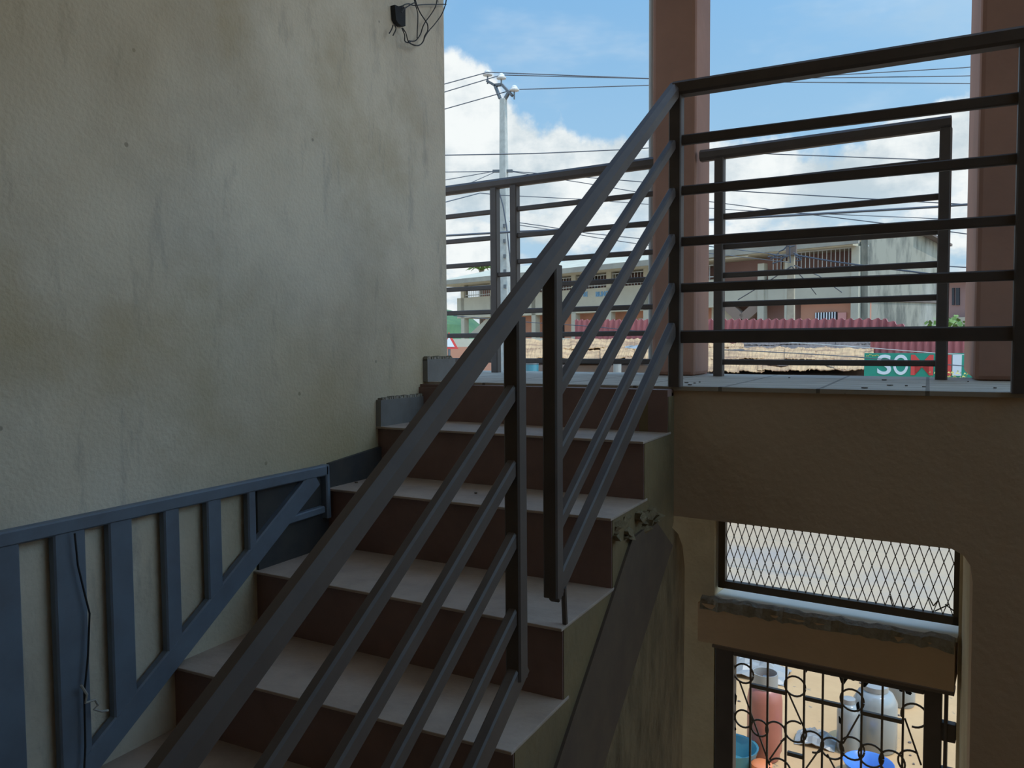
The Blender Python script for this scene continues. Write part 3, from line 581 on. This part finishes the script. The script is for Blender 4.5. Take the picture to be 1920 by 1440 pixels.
wire([(700, 405, 20), (835, 364, 21.6), (925, 324, 22.5)], 'steeper slanting wire below the clamp of the tall pole', .010)
wire([(958, 321, 22.6), (1215, 342, 21), (1360, 357, 20), (1700, 377, 19), (1805, 383, 18.5), (2000, 392, 18)], 'wire falling gently right from the clamp of the tall pole across the cloud bank', .012)
wire([(958, 321.5, 22.6), (1100, 344, 21.5), (1200, 361, 21), (1500, 400, 20), (1700, 424, 19), (1900, 450, 18)], 'wire falling more steeply right from the clamp of the tall pole', .011)
wire([(835, 379, 16), (900, 362, 18), (940, 366, 20), (1100, 374, 21), (1215, 383, 21.5), (1400, 395, 22), (1805, 412, 23)], 'wire passing below the left handrail in front of the tall pole', .011)
wire([(1330, 285, 20), (1400, 287, 20), (1640, 296, 20), (1805, 302, 20), (2000, 308, 20)], 'single wire crossing sky between the two columns above the second balcony bar', .012)
wire([(955, 415, 22), (1020, 424, 22), (1100, 437, 22), (1215, 449, 22), (1330, 462, 22), (1480, 480, 26.9)], 'wire sagging from the tall pole toward the shorter pole', .012)
wire([(958, 420, 22), (1030, 430, 22), (1120, 446, 22), (1215, 460, 22), (1330, 475, 23), (1480, 492, 26.8)], 'lower wire sagging from the tall pole toward the shorter pole', .011)
wire([(1490, 478, 26.8), (1560, 490, 26), (1625, 499, 25), (1740, 513, 24), (1805, 522, 23), (2000, 540, 21)], 'thick dark wire leaving the shorter pole to the right across the gable', .026)
wire([(700, 448, 11), (834, 442, 11), (966, 434.5, 11), (1215, 424, 11), (1330, 412, 11), (1500, 403, 11), (1755, 388, 11), (1805, 384, 11), (2000, 372, 11)], 'thick black service cable strung level just outside the balcony', .016)
wire([(1771, 499, 30), (1805, 501, 30), (1950, 505, 30)], 'short wire in the narrow gap right of the balcony post', .02)
wire([(850, 592, 24), (1000, 605, 24), (1110, 612, 23), (1215, 623, 22), (1400, 640, 21)], 'pale wire drooping in front of the red sheeting left of the column', .012)
wire([(1440, 640, 13), (1530, 645, 13), (1640, 653, 13), (1755, 662, 13), (1805, 665, 13), (1900, 671, 13)], 'pale thin wire crossing above the green signboard', .006, 'pipe')
wire([(1340, 655, 10), (1485, 662, 10), (1600, 669, 10), (1755, 682, 10), (1805, 686, 10), (1900, 693, 10)], 'dark thin wire crossing in front of the tin roofs and signboard', .006)
wire([(1483, 500, 26.8), (1440, 528, 30), (1384, 562, 34)], 'drop wire slanting down left from the shorter pole', .02)
wire([(1485, 500, 26.8), (1512, 528, 30), (1530, 552, 34)], 'drop wire slanting down right from the shorter pole', .02)
wire([(1490, 498, 26.8), (1535, 517, 30), (1578, 548, 34)], 'flatter drop wire slanting down right from the shorter pole', .02)

# --- school building far across the street
rf = ray(-425, 644); FW = Vector((-rf.x, -rf.y, 0)).normalized()      # along the facade, toward the right and nearer
FN = Vector((-FW.y, FW.x, 0));                                          # into the building
PF = EYE + ray(1215, 644).normalized() * 45; PF.z = 0
if FN.dot(PF) < 0: FN = -FN
def fsz(px, py, off=0): a = at_p(px, py, PF + FN * off, FN); return (a - PF).dot(FW), a.z
def fp(s, z, off=0): return PF + FW * s + FN * off + Vector((0, 0, z))
def fbox(x0, x1, yt, yb, o0, o1, at='L', mb=None, full=False):
    xr = x0 if at == 'L' else x1
    s0 = fsz(x0, 560, o0)[0]; s1 = fsz(x1, 560, o0)[0]; za = fsz(xr, yt, o0)[1]; zb = fsz(xr, yb, o0)[1]
    mb = mb or MB(); return mb.obox(fp(s0, zb, o0), FW * (s1 - s0), FN * (o1 - o0), (0, 0, za - zb))
bs = thing('school_building', fp(-4, GZ), 'long two storey school with white parapet, terracotta ground floor and faded blue lettering', 'building')
sL, sR = fsz(857, 560)[0], fsz(1600, 560)[0]
zt_, zb_ = fsz(1215, 503)[1], fsz(1215, 533)[1]
zp = fsz(1215, 578)[1]
def sbox(s0, s1, z0, z1, o0, o1, mb=None): mb = mb or MB(); return mb.obox(fp(s0, z0, o0), FW * (s1 - s0), FN * (o1 - o0), (0, 0, z1 - z0))
sc = fsz(1340, 560)[0]; se = fsz(1625, 560)[0]
sbox(sL, sc - .4, -9, zt_ + .2, 2.4, 9).build('upper_wall', M['pink'], bs)
sbox(sL + 2.4, sc, GZ, zp, .9, 2.4).build('ground_wall', M['orange'], bs)
sbox(sL, sc, zp, zb_, 0, .25).build('parapet', M['white'], bs)
sbox(sL, sc, zp - .1, zp, 0, 2.5).build('gallery_floor', M['cream'], bs)
# roof: eave overhang rising to the ridge
zr = fsz(1215, 472)[1]
mb = MB(); a, b = sL - 1.2, sc - .35
mb.prism([fp(a, zt_, -1.2), fp(a, zt_ + .28, -1.2), fp(a, zr + .6, 4.5), fp(a, zt_, 9)], FW * (b - a)); mb.build('roof', M['cream'], bs)
sbox(a, b, zt_ + .0, zt_ + .30, -1.32, -1.2).build('eave_board', M['roofgrey'], bs)
for px in (867, 922, 1000, 1075, 1141, 1211):
    s = fsz(px, 560)[0]; sbox(s - .18, s + .18, GZ, zt_, .0, .4).build('pillar', M['white'], bs)
# gallery guard rail with thin uprights
z0g = zb_; z1g = zb_ + .75
for k, (pa, pb) in enumerate(((867, 922), (922, 1000), (1000, 1075), (1075, 1141), (1141, 1211), (1211, 1335))):
    mb = MB(); a = fsz(pa, 560)[0]; b = fsz(pb, 560)[0]
    for z in (z0g + .15, z1g): mb.bar(fp(a, z, .12), fp(b, z, .12), .05, .05)
    n = int((b - a) / .22)
    for j in range(1, n): mb.bar(fp(a + (b - a) * j / n, z0g, .12), fp(a + (b - a) * j / n, z1g, .12), .03, .03, up=(0, 1, 0))
    mb.build('guard_rail', M['pipe'], bs)
for px, w in ((1065, 10), (895, 14), (1160, 12), (1105, 9)):
    s = fsz(px, 560)[0]; sbox(s, s + w * .035, zb_ - .2, zb_ + 1.0, 2.32, 2.42).build('window', M['glass'], bs)
for px in (1008, 1180, 1020):
    s = fsz(px, 560)[0]; sbox(s, s + .9, zp - 2.2, zp - .5, .82, .92).build('doorway', M['dark'] if px != 1180 else M['white'], bs)
# left stair parapet
a = fsz(868, 632); b = fsz(905, 598); c = fsz(926, 590); d = fsz(926, 640)
MB().prism([fp(a[0], a[1], .3), fp(b[0], b[1], .3), fp(c[0], c[1], .3), fp(d[0], d[1], .3)], FN * .2).build('stair_parapet', M['white'], bs)
# right wing standing forward
rw = thing('school_wing', fp(fsz(1480, 560)[0], GZ), 'right wing of the school with white stair parapets and a stained raw concrete gable', 'building')
zE0, zE1 = fsz(1604, 462)[1], fsz(1604, 443)[1]; zPt, zPb = fsz(1495, 513)[1], fsz(1495, 563)[1]
s1360, s1440, s1495, s1597, s1610 = (fsz(x, 560)[0] for x in (1335, 1440, 1495, 1597, 1611))
MB().prism([fp(s1360 - .3, zE0, -.5), fp(s1360 - .3, zE1, -.5), fp(s1360 - .3, zE1 + 1.0, 4.0), fp(s1360 - .3, zE0, 8)], FW * (s1610 + .2 - s1360)).build('roof', M['cream'], rw)
sbox(s1360 - .3, s1610 + .2, zE0 + .05, zE1, -.62, -.5).build('eave_board', M['roofgrey'], rw)
sbox(s1440, se, GZ, zE0, 1.6, 1.9).build('upper_wall', M['pink'], rw)
sbox(s1495, s1610, GZ, zPb, .35, .6).build('ground_wall', M['orange'], rw)
sbox(s1440 - .0, s1597, zPb, zPt, 0, .25).build('parapet', M['white'], rw)
sbox(s1597, s1610, GZ, zE0, -.1, .5).build('corner_pillar', M['white'], rw)
for x in (1427, 1478):
    s = fsz(x, 560)[0]; sbox(s - .17, s + .17, GZ, zE0 - .4, -.05, .3).build('pillar', M['white'], rw)
sbox(s1360, s1440, zPb - .1, fsz(1360, 531)[1], 0.05, .3).build('stair_parapet', M['white'], rw)
sbox(s1360, s1440, fsz(1360, 531)[1], zE0, 1.2, 1.4).build('stairwell_wall', M['pink'], rw)
sbox(s1360 - .3, s1440 - .8, fsz(1400, 484)[1], fsz(1400, 472)[1], -.5, 1.2).build('stairwell_canopy', M['cream'], rw)
sbox(s1360, s1495, GZ, zPb, 1.0, 1.3).build('stair_recess', M['pink'], rw)
for a, b in (((1357, 570), (1387, 598)), ((1421, 570), (1389, 598))):
    A = fsz(*a); B = fsz(*b); MB().bar(fp(A[0], A[1], .3), fp(B[0], B[1], .3), .5, .42, up=FN).build('stair_flight', mat('brown stair soffit', (.26, .19, .15), .9), rw)
A = fsz(1360, 575); B = fsz(1386, 600); C = fsz(1345, 600); MB().prism([fp(*A, .6), fp(*B, .6), fp(B[0], B[1] - 2, .6), fp(A[0] - 1.2, B[1] - 2, .6), fp(A[0] - 1.2, A[1], .6)], FN * .1).build('stair_wall', M['white'], rw)
for sa, sb in ((s1440, s1597), (s1610, se)):
    mb = MB(); z0 = zPt; z1_ = zPt + 1.0
    for z in (z0 + .15, z1_): mb.bar(fp(sa, z, .1), fp(sb, z, .1), .05, .06)
    n = int((sb - sa) / .2)
    for j in range(1, n): mb.bar(fp(sa + (sb - sa) * j / n, z0, .1), fp(sa + (sb - sa) * j / n, z1_, .1), .035, .03, up=(0, 1, 0))
    mb.build('guard_rail', M['pipe'], rw)
wn = sbox(fsz(1523, 560)[0], fsz(1564, 560)[0], fsz(1523, 600)[1], fsz(1523, 586)[1], .28, .36).build('window', M['glass'], rw)
mb = MB(); a = fsz(1523, 560)[0]; b = fsz(1564, 560)[0]
for j in range(8): mb.bar(fp(a + (b - a) * (j + .5) / 8, fsz(1523, 600)[1], .24), fp(a + (b - a) * (j + .5) / 8, fsz(1523, 586)[1], .24), .05, .05, up=(0, 1, 0))
mb.build('window_grille', M['signwhite'], wn)
sbox(fsz(1566, 560)[0], fsz(1582, 560)[0], fsz(1566, 600)[1], fsz(1566, 586)[1], .28, .36).build('pink_panel', mat('pink panel', (.62, .30, .27), .8), rw)
# gable: vertical wall from the corner back into depth
G0 = fp(se, 0, .5); gd = ray(2700, 644); gd = Vector((gd.x, gd.y, 0)).normalized(); gn = Vector((-gd.y, gd.x, 0))
def gp(px, py): return at_p(px, py, G0, gn)
sbox(s1610, se, GZ, zPb, .35, .6).build('return_wall', M['orange'], rw)
gpoly = [gp(1628, 700), gp(1626, 448), gp(1606, 443), gp(1712, 433), gp(1756, 455), gp(1768, 462), gp(1768, 700)]
gpoly = [gp(1627, 700), gp(1627, 442), gp(1715, 432), gp(1768, 461), gp(1768, 700)]
MB().prism(gpoly, -gn * .3 if gn.dot(FW) > 0 else gn * .3).build('gable_wall', M['gable'], rw)
MB().bar(gp(1714, 431), gp(1770, 461), .8, .12).build('verge', M['oldroof'], rw)
MB().bar(gp(1628, 562), gp(1768, 567), .14, .10).build('ledge_line', M['oldroof'], rw)
# lettering (real painted letters on the parapet)
def text(body, pos, right, up, size, m, name, parent=None, ext=.01, off=0.0, label=None, cat=None):
    cu_ = bpy.data.curves.new(name, 'FONT'); cu_.body = body; cu_.size = size; cu_.extrude = ext; cu_.offset = off; cu_.materials.append(m)
    o = bpy.data.objects.new(name, cu_); COL.objects.link(o); r = Vector(right).normalized(); u = Vector(up).normalized(); n = r.cross(u)
    rot = Matrix((r, u, n)).transposed().to_4x4()
    if parent is not None: o.parent = parent; pos = Vector(pos) - wloc(parent)
    o.matrix_local = Matrix.Translation(pos) @ rot
    # turn into a mesh
    dg = bpy.context.evaluated_depsgraph_get(); me = bpy.data.meshes.new_from_object(o.evaluated_get(dg)); me.name = name
    o2 = bpy.data.objects.new(name, me); COL.objects.link(o2)
    if parent is not None: o2.parent = parent
    o2.matrix_local = o.matrix_local.copy() if True else None
    ml = Matrix.Translation(pos) @ rot; o2.location = ml.to_translation(); o2.rotation_euler = ml.to_euler()
    bpy.data.objects.remove(o); bpy.data.curves.remove(cu_)
    return o2
for body, px, py in (('RE', 1094, 556), ('BILINGUE', 1117, 556)):
    s, z = fsz(px, py); wid = text(body, fp(s, z, -.02), FW, (0, 0, 1), .38, M['bluetext'], 'lettering', bs, off=.012)
    wid.scale = (.82, 1, 1)
# ground floor of slope under buildings (rise)
# --- red corrugated sheeting
def corr(p0, p1, ztop, zbot, m, name, pitch=.25, amp=.04, label=None, cat=None, tops=None, parent=None):
    p0, p1 = Vector(p0), Vector(p1); d = p1 - p0; L = d.length; d.normalize(); nn = Vector((-d.y, d.x, 0)); n = int(L / pitch * 6); mb = MB()
    for i in range(n + 1):
        t = i / n; q = p0 + d * (L * t) + nn * amp * math.sin(2 * math.pi * t * L / pitch); zt2 = ztop if tops is None else tops(t)
        zt2 += .03 * math.sin(2 * math.pi * t * L / pitch)
        for off in (0, .03): mb.v += [Vector((q.x, q.y, zbot)) + nn * off, Vector((q.x, q.y, zt2)) + nn * off]
    for i in range(n):
        a = i * 4; b = a + 4; mb.f += [(a, b, b + 1, a + 1), (a + 3, b + 3, b + 2, a + 2), (a + 1, b + 1, b + 3, a + 3), (a, a + 2, b + 2, b)]
    mb.f += [(0, 1, 3, 2), (n * 4, n * 4 + 2, n * 4 + 3, n * 4 + 1)]
    return mb.build(name, m, parent, label=label, cat=cat)
a = at_r(1078, 600, 30); b = at_r(1655, 598, 24)
corr((a.x, a.y, 0), (b.x, b.y, 0), a.z, GZ, M['red'], 'corrugated_fence', label='long faded red corrugated fence in front of the school building', cat='fence', tops=lambda t: (a.z * (1 - t) + b.z * t))
a2 = at_r(1655, 598, 24); b2 = at_r(1700, 612, 23.6)
corr((a2.x, a2.y, 0), (b2.x, b2.y, 0), a2.z, GZ, M['red'], 'corrugated_fence', label='short sloping end piece of red corrugated fence under the gable', cat='fence', tops=lambda t: (a2.z * (1 - t) + b2.z * t))
a3 = at_r(1632, 636, 21); b3 = at_r(1900, 630, 20); corr((a3.x, a3.y, 0), (b3.x, b3.y, 0), a3.z, GZ, M['red'], 'corrugated_wall', pitch=.16, amp=.02, label='red corrugated sheet wall right behind the green signboard', cat='wall panel')
# --- tin roofed stalls
def stall(x0, x1, yn, yf, dn, df, label, nsheet, m='rust', drk=True, seed=1):
    rnd = random.Random(seed)
    A = at_r(x0, yn, dn); B = at_r(x1, yn, dn); C = at_r(x1, yf, df); D = at_r(x0, yf, df)
    t = thing('market_stall', Vector(((A.x + B.x) / 2, (A.y + C.y) / 2, GZ)), label, 'stall')
    zc = min(A.z, B.z) - .10
    mb = MB(); mb.add([Vector((p.x, p.y, GZ)) for p in (A, B, C, D)] + [Vector((p.x, p.y, p.z - .08)) for p in (A, B, C, D)], [(3, 2, 1, 0), (4, 5, 6, 7), (0, 1, 5, 4), (1, 2, 6, 5), (2, 3, 7, 6), (3, 0, 4, 7)]); mb.build('shed_body', M['oldroof'], t)
    for k in range(nsheet):
        u0 = k / nsheet + rnd.uniform(-.04, .01); u1 = (k + 1) / nsheet + rnd.uniform(0, .06)
        for row in range(2):
            v0 = row * .5 + rnd.uniform(-.10, .02); v1 = v0 + .56 + rnd.uniform(0, .06)
            lift = .015 + rnd.uniform(0, .035) + .02 * row; nx = 22; ny = 4; mb = MB(); tw = rnd.uniform(-.06, .06)
            for j in range(ny + 1):
                for i in range(nx + 1):
                    u_ = u0 + (u1 - u0) * i / nx; v_ = v0 + (v1 - v0) * j / ny + tw * (i / nx - .5) + (rnd.uniform(-.04, .04) if j in (0, ny) and i % 5 == 0 else 0)
                    P_ = (A.lerp(B, u_)).lerp(D.lerp(C, u_), v_); P_.z += lift + .003 * math.sin(i * 1.57) + .03 * math.sin(i * .4 + k) * (v_ - .5) + rnd.uniform(-.006, .012)
                    mb.v.append(P_)
            for j in range(ny):
                for i in range(nx): q = j * (nx + 1) + i; mb.f.append((q, q + 1, q + nx + 2, q + nx + 1))
            o = mb.build('roof_sheet', M[m], t); s = o.modifiers.new('s', 'SOLIDIFY'); s.thickness = .012
    return t
stall(1330, 1622, 697, 658, 16.5, 21, 'low stall roofed with patched rusty tan sheets, between the columns', 6, seed=3)
stall(985, 1222, 676, 641, 13, 17, 'stall roofed with rusty tan sheets seen left of the nearer column', 5, seed=5)
stall(1395, 1640, 658, 638, 22, 23.5, 'stall with dark old roofing in front of the red fence', 4, m='oldroof', seed=9)
stall(1325, 1392, 662, 648, 21.3, 22.5, 'small stall with a tan sheet roof beside the nearer column', 2, seed=4)
# clutter on the roofs
for i, (x, y, d, r, m, lab) in enumerate(((1385, 664, 20.6, .14, 'oldroof', 'old dark tyre-like lump lying on the tin roof right of the nearer column'), (1458, 692, 17.2, .18, 'oldroof', 'dark broken bundle on the tin roof below the shorter pole'), (1190, 663, 14.8, .16, 'greyplastic', 'white plastic bundle lying on the left tin roof'))):
    c = at_r(x, y, d); mb = MB(); mb.smooth = True; n = 10; m_ = 7
    mb.lathe(c + Vector((0, 0, -.02)), [(r * math.cos(t) * random.uniform(.85, 1.15) * 1.3 + .004, r * (.5 + .5 * math.sin(t))) for t in [(-1.4 + 2.8 * k / m_) for k in range(m_ + 1)]], n)
    mb.v = [v + Vector((random.uniform(-.2, .2), random.uniform(-.2, .2), random.uniform(-.15, .15))) * r for v in mb.v]
    mb.build('roof_bundle', M[m], label=lab, cat='bundle')
A = at_r(1520, 682, 18.2); B = at_r(1570, 697, 16.6); MB().bar(A + Vector((0, 0, .05)), B + Vector((0, 0, .05)), .04, .03).build('timber_offcut', M['trunk'], label='thin dark timber strip lying aslant on the tin roof', cat='timber')
# --- signboard
sa = at_r(1620, 707, 15.8); sb_ = at_r(1880, 709, 15.4); sa2 = at_r(1620, 662, 15.8); SWv = Vector((sb_.x - sa.x, sb_.y - sa.y, 0)); SL = SWv.length; SWv.normalize(); SN = Vector((-SWv.y, SWv.x, 0)); SH = sa2.z - sa.z
zb0 = at_r(1620, 716, 15.8).z
sg = thing('signboard', (sa.x, sa.y, GZ), 'green shop signboard with large white and red letters beside the tin roofs', 'sign')
MB().obox((sa.x, sa.y, zb0), SWv * SL, SN * .06, (0, 0, sa2.z - zb0)).build('board', M['green'], sg)
for k in (.1, .9): MB().bar((sa.x + SWv.x * SL * k, sa.y + SWv.y * SL * k, GZ) + SN * .09 if False else Vector((sa.x, sa.y, GZ)) + SWv * SL * k + SN * .09, Vector((sa.x, sa.y, sa2.z)) + SWv * SL * k + SN * .09, .05, .05, up=(0, 1, 0)).build('leg', M['galv'], sg)
def sgx(px): a = at_p(px, 690, sa, SN); return (a - Vector((sa.x, sa.y, a.z))).dot(SWv)
zlo = at_p(1700, 703, sa, SN).z; zhi = at_p(1700, 665, sa, SN).z
def letter(ch, x0, x1, m, front, nm='letter'):
    o = text(ch, (0, 0, 0), SWv, (0, 0, 1), 1, m, nm, None, ext=.006, off=.010)
    xs = [v.co.x for v in o.data.vertices]; ys = [v.co.y for v in o.data.vertices]
    w = sgx(x1) - sgx(x0); h = zhi - zlo; fx = w / (max(xs) - min(xs)); fy = h / (max(ys) - min(ys))
    for v in o.data.vertices: v.co.x = (v.co.x - min(xs)) * fx; v.co.y = (v.co.y - min(ys)) * fy
    o.parent = sg; P_ = Vector((sa.x, sa.y, zlo)) + SWv * sgx(x0) - SN * front; o.location = P_ - wloc(sg)
for ch, x0, x1, mm in (('S', 1645, 1671, 'signwhite'), ('O', 1675, 1703, 'signwhite'), ('M', 1708, 1750, 'signred'), ('I', 1770, 1784, 'signred'), ('1', 1786, 1803, 'signwhite')):
    letter(ch, x0, x1, M[mm], .008)
mb = MB(); rnd = random.Random(2)
for k in range(9):
    u0 = sgx(1624 + k * 2.7); zc = at_p(1634, 667 + rnd.uniform(-1.2, 1.2), sa, SN).z; mb.obox(Vector((sa.x, sa.y, zc)) + SWv * u0 - SN * .006, SWv * .014, SN * .006, (0, 0, .016))
mb.build('small_yellow_script', M['yellow'], sg)
c = at_r(1788, 707, 15); mb = MB()
for k in range(60):
    q = c + Vector((random.gauss(0, .14), random.gauss(0, .1), random.uniform(-.12, .08))); a = random.uniform(0, 6.28); l = .05
    mb.add([q, q + Vector((math.cos(a) * l, math.sin(a) * l, .01)), q + Vector((math.cos(a) * l * .5, math.sin(a) * l * .5 + .02, .035))], [(0, 1, 2)])
mb.add([], []); mb.tube([Vector((c.x, c.y, GZ)), c], .02, 6); mb.build('bush', mat('yellow leaves', (.50, .42, .10), .8), label='thin stemmed yellow leafed shrub at the right foot of the green signboard', cat='shrub')
# --- left middle distance
def wbox(x0, x1, yt, yb, d, depth, m, name, label, cat, toground=True, d2=None):
    A = at_r(x0, yt, d); B = at_r(x1, yt, d2 or d); zb = GZ if toground else at_r(x0, yb, d).z
    v = Vector((B.x - A.x, B.y - A.y, 0)); n_ = Vector((-v.y, v.x, 0)).normalized()
    return MB().obox((A.x, A.y, zb), v, n_ * depth, (0, 0, A.z - zb)).build(name, M[m], label=label, cat=cat)
wbox(780, 930, 651, 680, 20, .3, 'orange', 'garden_wall', 'low terracotta wall seen under the left balcony rails', 'wall')
wbox(760, 1075, 636, 651, 30, .3, 'white', 'boundary_wall', 'long pale boundary wall in front of the school', 'wall')
wbox(1000, 1085, 640, 668, 22, .3, 'white', 'washing_wall', 'pale wall patch beside the left tin roof', 'wall')
for i, (x0, x1, m, lab) in enumerate(((985, 1010, 'teal', 'teal drum left of the slanting stair rails'), (1020, 1042, 'teal', 'teal drum under the left tin roof, right of the first'), (1150, 1165, 'greyplastic', 'pale container under the left tin roof, nearest the column'))):
    c = at_r((x0 + x1) / 2, 683, 10.5); r = (x1 - x0) / 1500 * 10.5 / 2
    t = thing('storage_drum', (c.x, c.y, GZ), lab, 'drum'); MB().lathe((c.x, c.y, GZ), [(r, 0), (r, (c.z - GZ) * .5), (r * 1.03, (c.z - GZ) * .52), (r, (c.z - GZ) * .54), (r, c.z - GZ)], 20).build('body', M[m], t)
    MB().lathe((c.x, c.y, c.z), [(r * 1.04, 0), (r * 1.04, .03)], 20).build('rim', M['galv'], t)
# warning sign
c = at_r(842, 640, 19); rr = cr; mb = MB(); u_ = Vector((0, 0, 1)); sgn = thing('road_sign', (c.x, c.y, GZ), 'small red and white triangular road sign at the far left of the balcony view', 'sign')
MB().prism([c - rr * .22 - u_ * .18, c + rr * .22 - u_ * .18, c + u_ * .22], cf * .02).build('panel', M['signred'], sgn)
MB().prism([c - rr * .13 - u_ * .13 - cf * .01, c + rr * .13 - u_ * .13 - cf * .01, c + u_ * .11 - cf * .01], cf * .008).build('panel_face', M['signwhite'], sgn)
MB().tube([Vector((c.x, c.y, GZ)) + cf * .03, c + cf * .03], .03, 8).build('sign_post', M['galv'], sgn)
# hill
mb = MB(); n = 26; pts = []
c0 = at_r(820, 640, 160); rad = 38
for i in range(13):
    for j in range(n):
        ph = i / 12 * math.pi / 2; th = 2 * math.pi * j / n; k = 1 + random.uniform(-.05, .05)
        mb.v.append(Vector((c0.x - 28 + math.cos(th) * math.cos(ph) * rad * k, c0.y + math.sin(th) * math.cos(ph) * rad * k, GZ - 1 + math.sin(ph) * 15.5 * k)))
for i in range(12):
    for j in range(n): mb.f.append((i * n + j, i * n + (j + 1) % n, (i + 1) * n + (j + 1) % n, (i + 1) * n + j))
mb.smooth = True; mb.build('hill', M['hill'], kind='structure', label='wooded green hill beyond the left end of the school')
# trees
def tree(c, top, rad, label, m='leaf', nleaf=500, name='tree', leaf=.16):
    t = thing(name, (c.x, c.y, GZ), label, 'tree')
    MB().tube([Vector((c.x, c.y, GZ)), Vector((c.x + .1, c.y, (GZ + top) / 2)), Vector((c.x - .05, c.y, top - rad * .7))], [.16, .12, .06], 8).build('trunk', M['trunk'], t)
    mb = MB()
    for k in range(nleaf):
        d = Vector((random.gauss(0, 1), random.gauss(0, 1), random.gauss(0, 1))).normalized() * rad * random.uniform(.35, 1) ** .5; q = Vector((c.x, c.y, top - rad)) + Vector((d.x, d.y, d.z * .8))
        a = Vector((random.gauss(0, 1), random.gauss(0, 1), random.gauss(0, .6))).normalized() * leaf; b = a.cross(Vector((random.gauss(0, 1), random.gauss(0, 1), 1))).normalized() * leaf * .5
        mb.add([q, q + a * .5 + b, q + a, q + a * .5 - b], [(0, 1, 2, 3)])
    mb.build('foliage', M[m], t)
c = at_r(1792, 575, 26); tree(c, c.z, 1.0 , 'small bright green tree in the gap between balcony post and right column', nleaf=420)
# palm behind the roof
c = at_r(903, 507, 62); t = thing('palm_tree', (c.x, c.y, GZ), 'distant palm crown showing above the left end of the school roof', 'tree')
MB().tube([(c.x, c.y, GZ), (c.x, c.y, c.z)], .2, 8).build('trunk', M['trunk'], t); mb = MB()
for k in range(16):
    a = k * .3927 + random.uniform(-.1, .1); l = random.uniform(.9, 1.4); pr_ = Vector((c.x, c.y, c.z)); pts = [pr_ + Vector((math.cos(a) * l * u, math.sin(a) * l * u, .5 * math.sin(u * 2.4) - .3 * u)) for u in (0, .3, .6, 1)]
    mb.tube(pts, [.05, .09, .07, .01], 4)
mb.build('fronds', M['leaf'], t)
# house behind right gap
A = at_r(1766, 520, 34); hs = thing('corner_house', (A.x, A.y, GZ), 'pinkish house with a dark window seen between the balcony post and the right column', 'building')
B = at_r(1860, 520, 33); v = Vector((B.x - A.x, B.y - A.y, 0)); n_ = Vector((-v.y, v.x, 0)).normalized(); 
MB().obox((A.x, A.y, GZ), v, n_ * 5, (0, 0, at_r(1766, 527, 34).z - GZ)).build('wall', M['pink'], hs)
MB().obox(Vector((A.x, A.y, at_r(1766, 527, 34).z)) - n_ * .3, v, n_ * 5.5, (0, 0, .15)).build('roof', M['roofgrey'], hs)
def hp(px, py, off): q = at_p(px, py, A, n_); return q - n_ * off
for x0, x1, mm in ((1786, 1790, 'glass'), (1793, 1800, 'glass')):
    P_ = hp(x0, 572, .04); Q_ = hp(x1, 572, .04); R_ = hp(x0, 540, .04); MB().obox(P_, Q_ - P_, n_ * .06, R_ - P_).build('window', M[mm], hs)
P_ = hp(1780, 640, .3); Q_ = hp(1840, 640, .3); R_ = hp(1780, 596, .3); MB().obox(P_, Vector((Q_.x - P_.x, Q_.y - P_.y, 0)), n_ * .2, (0, 0, R_.z - P_.z)).build('porch_wall', M['cream'], hs)
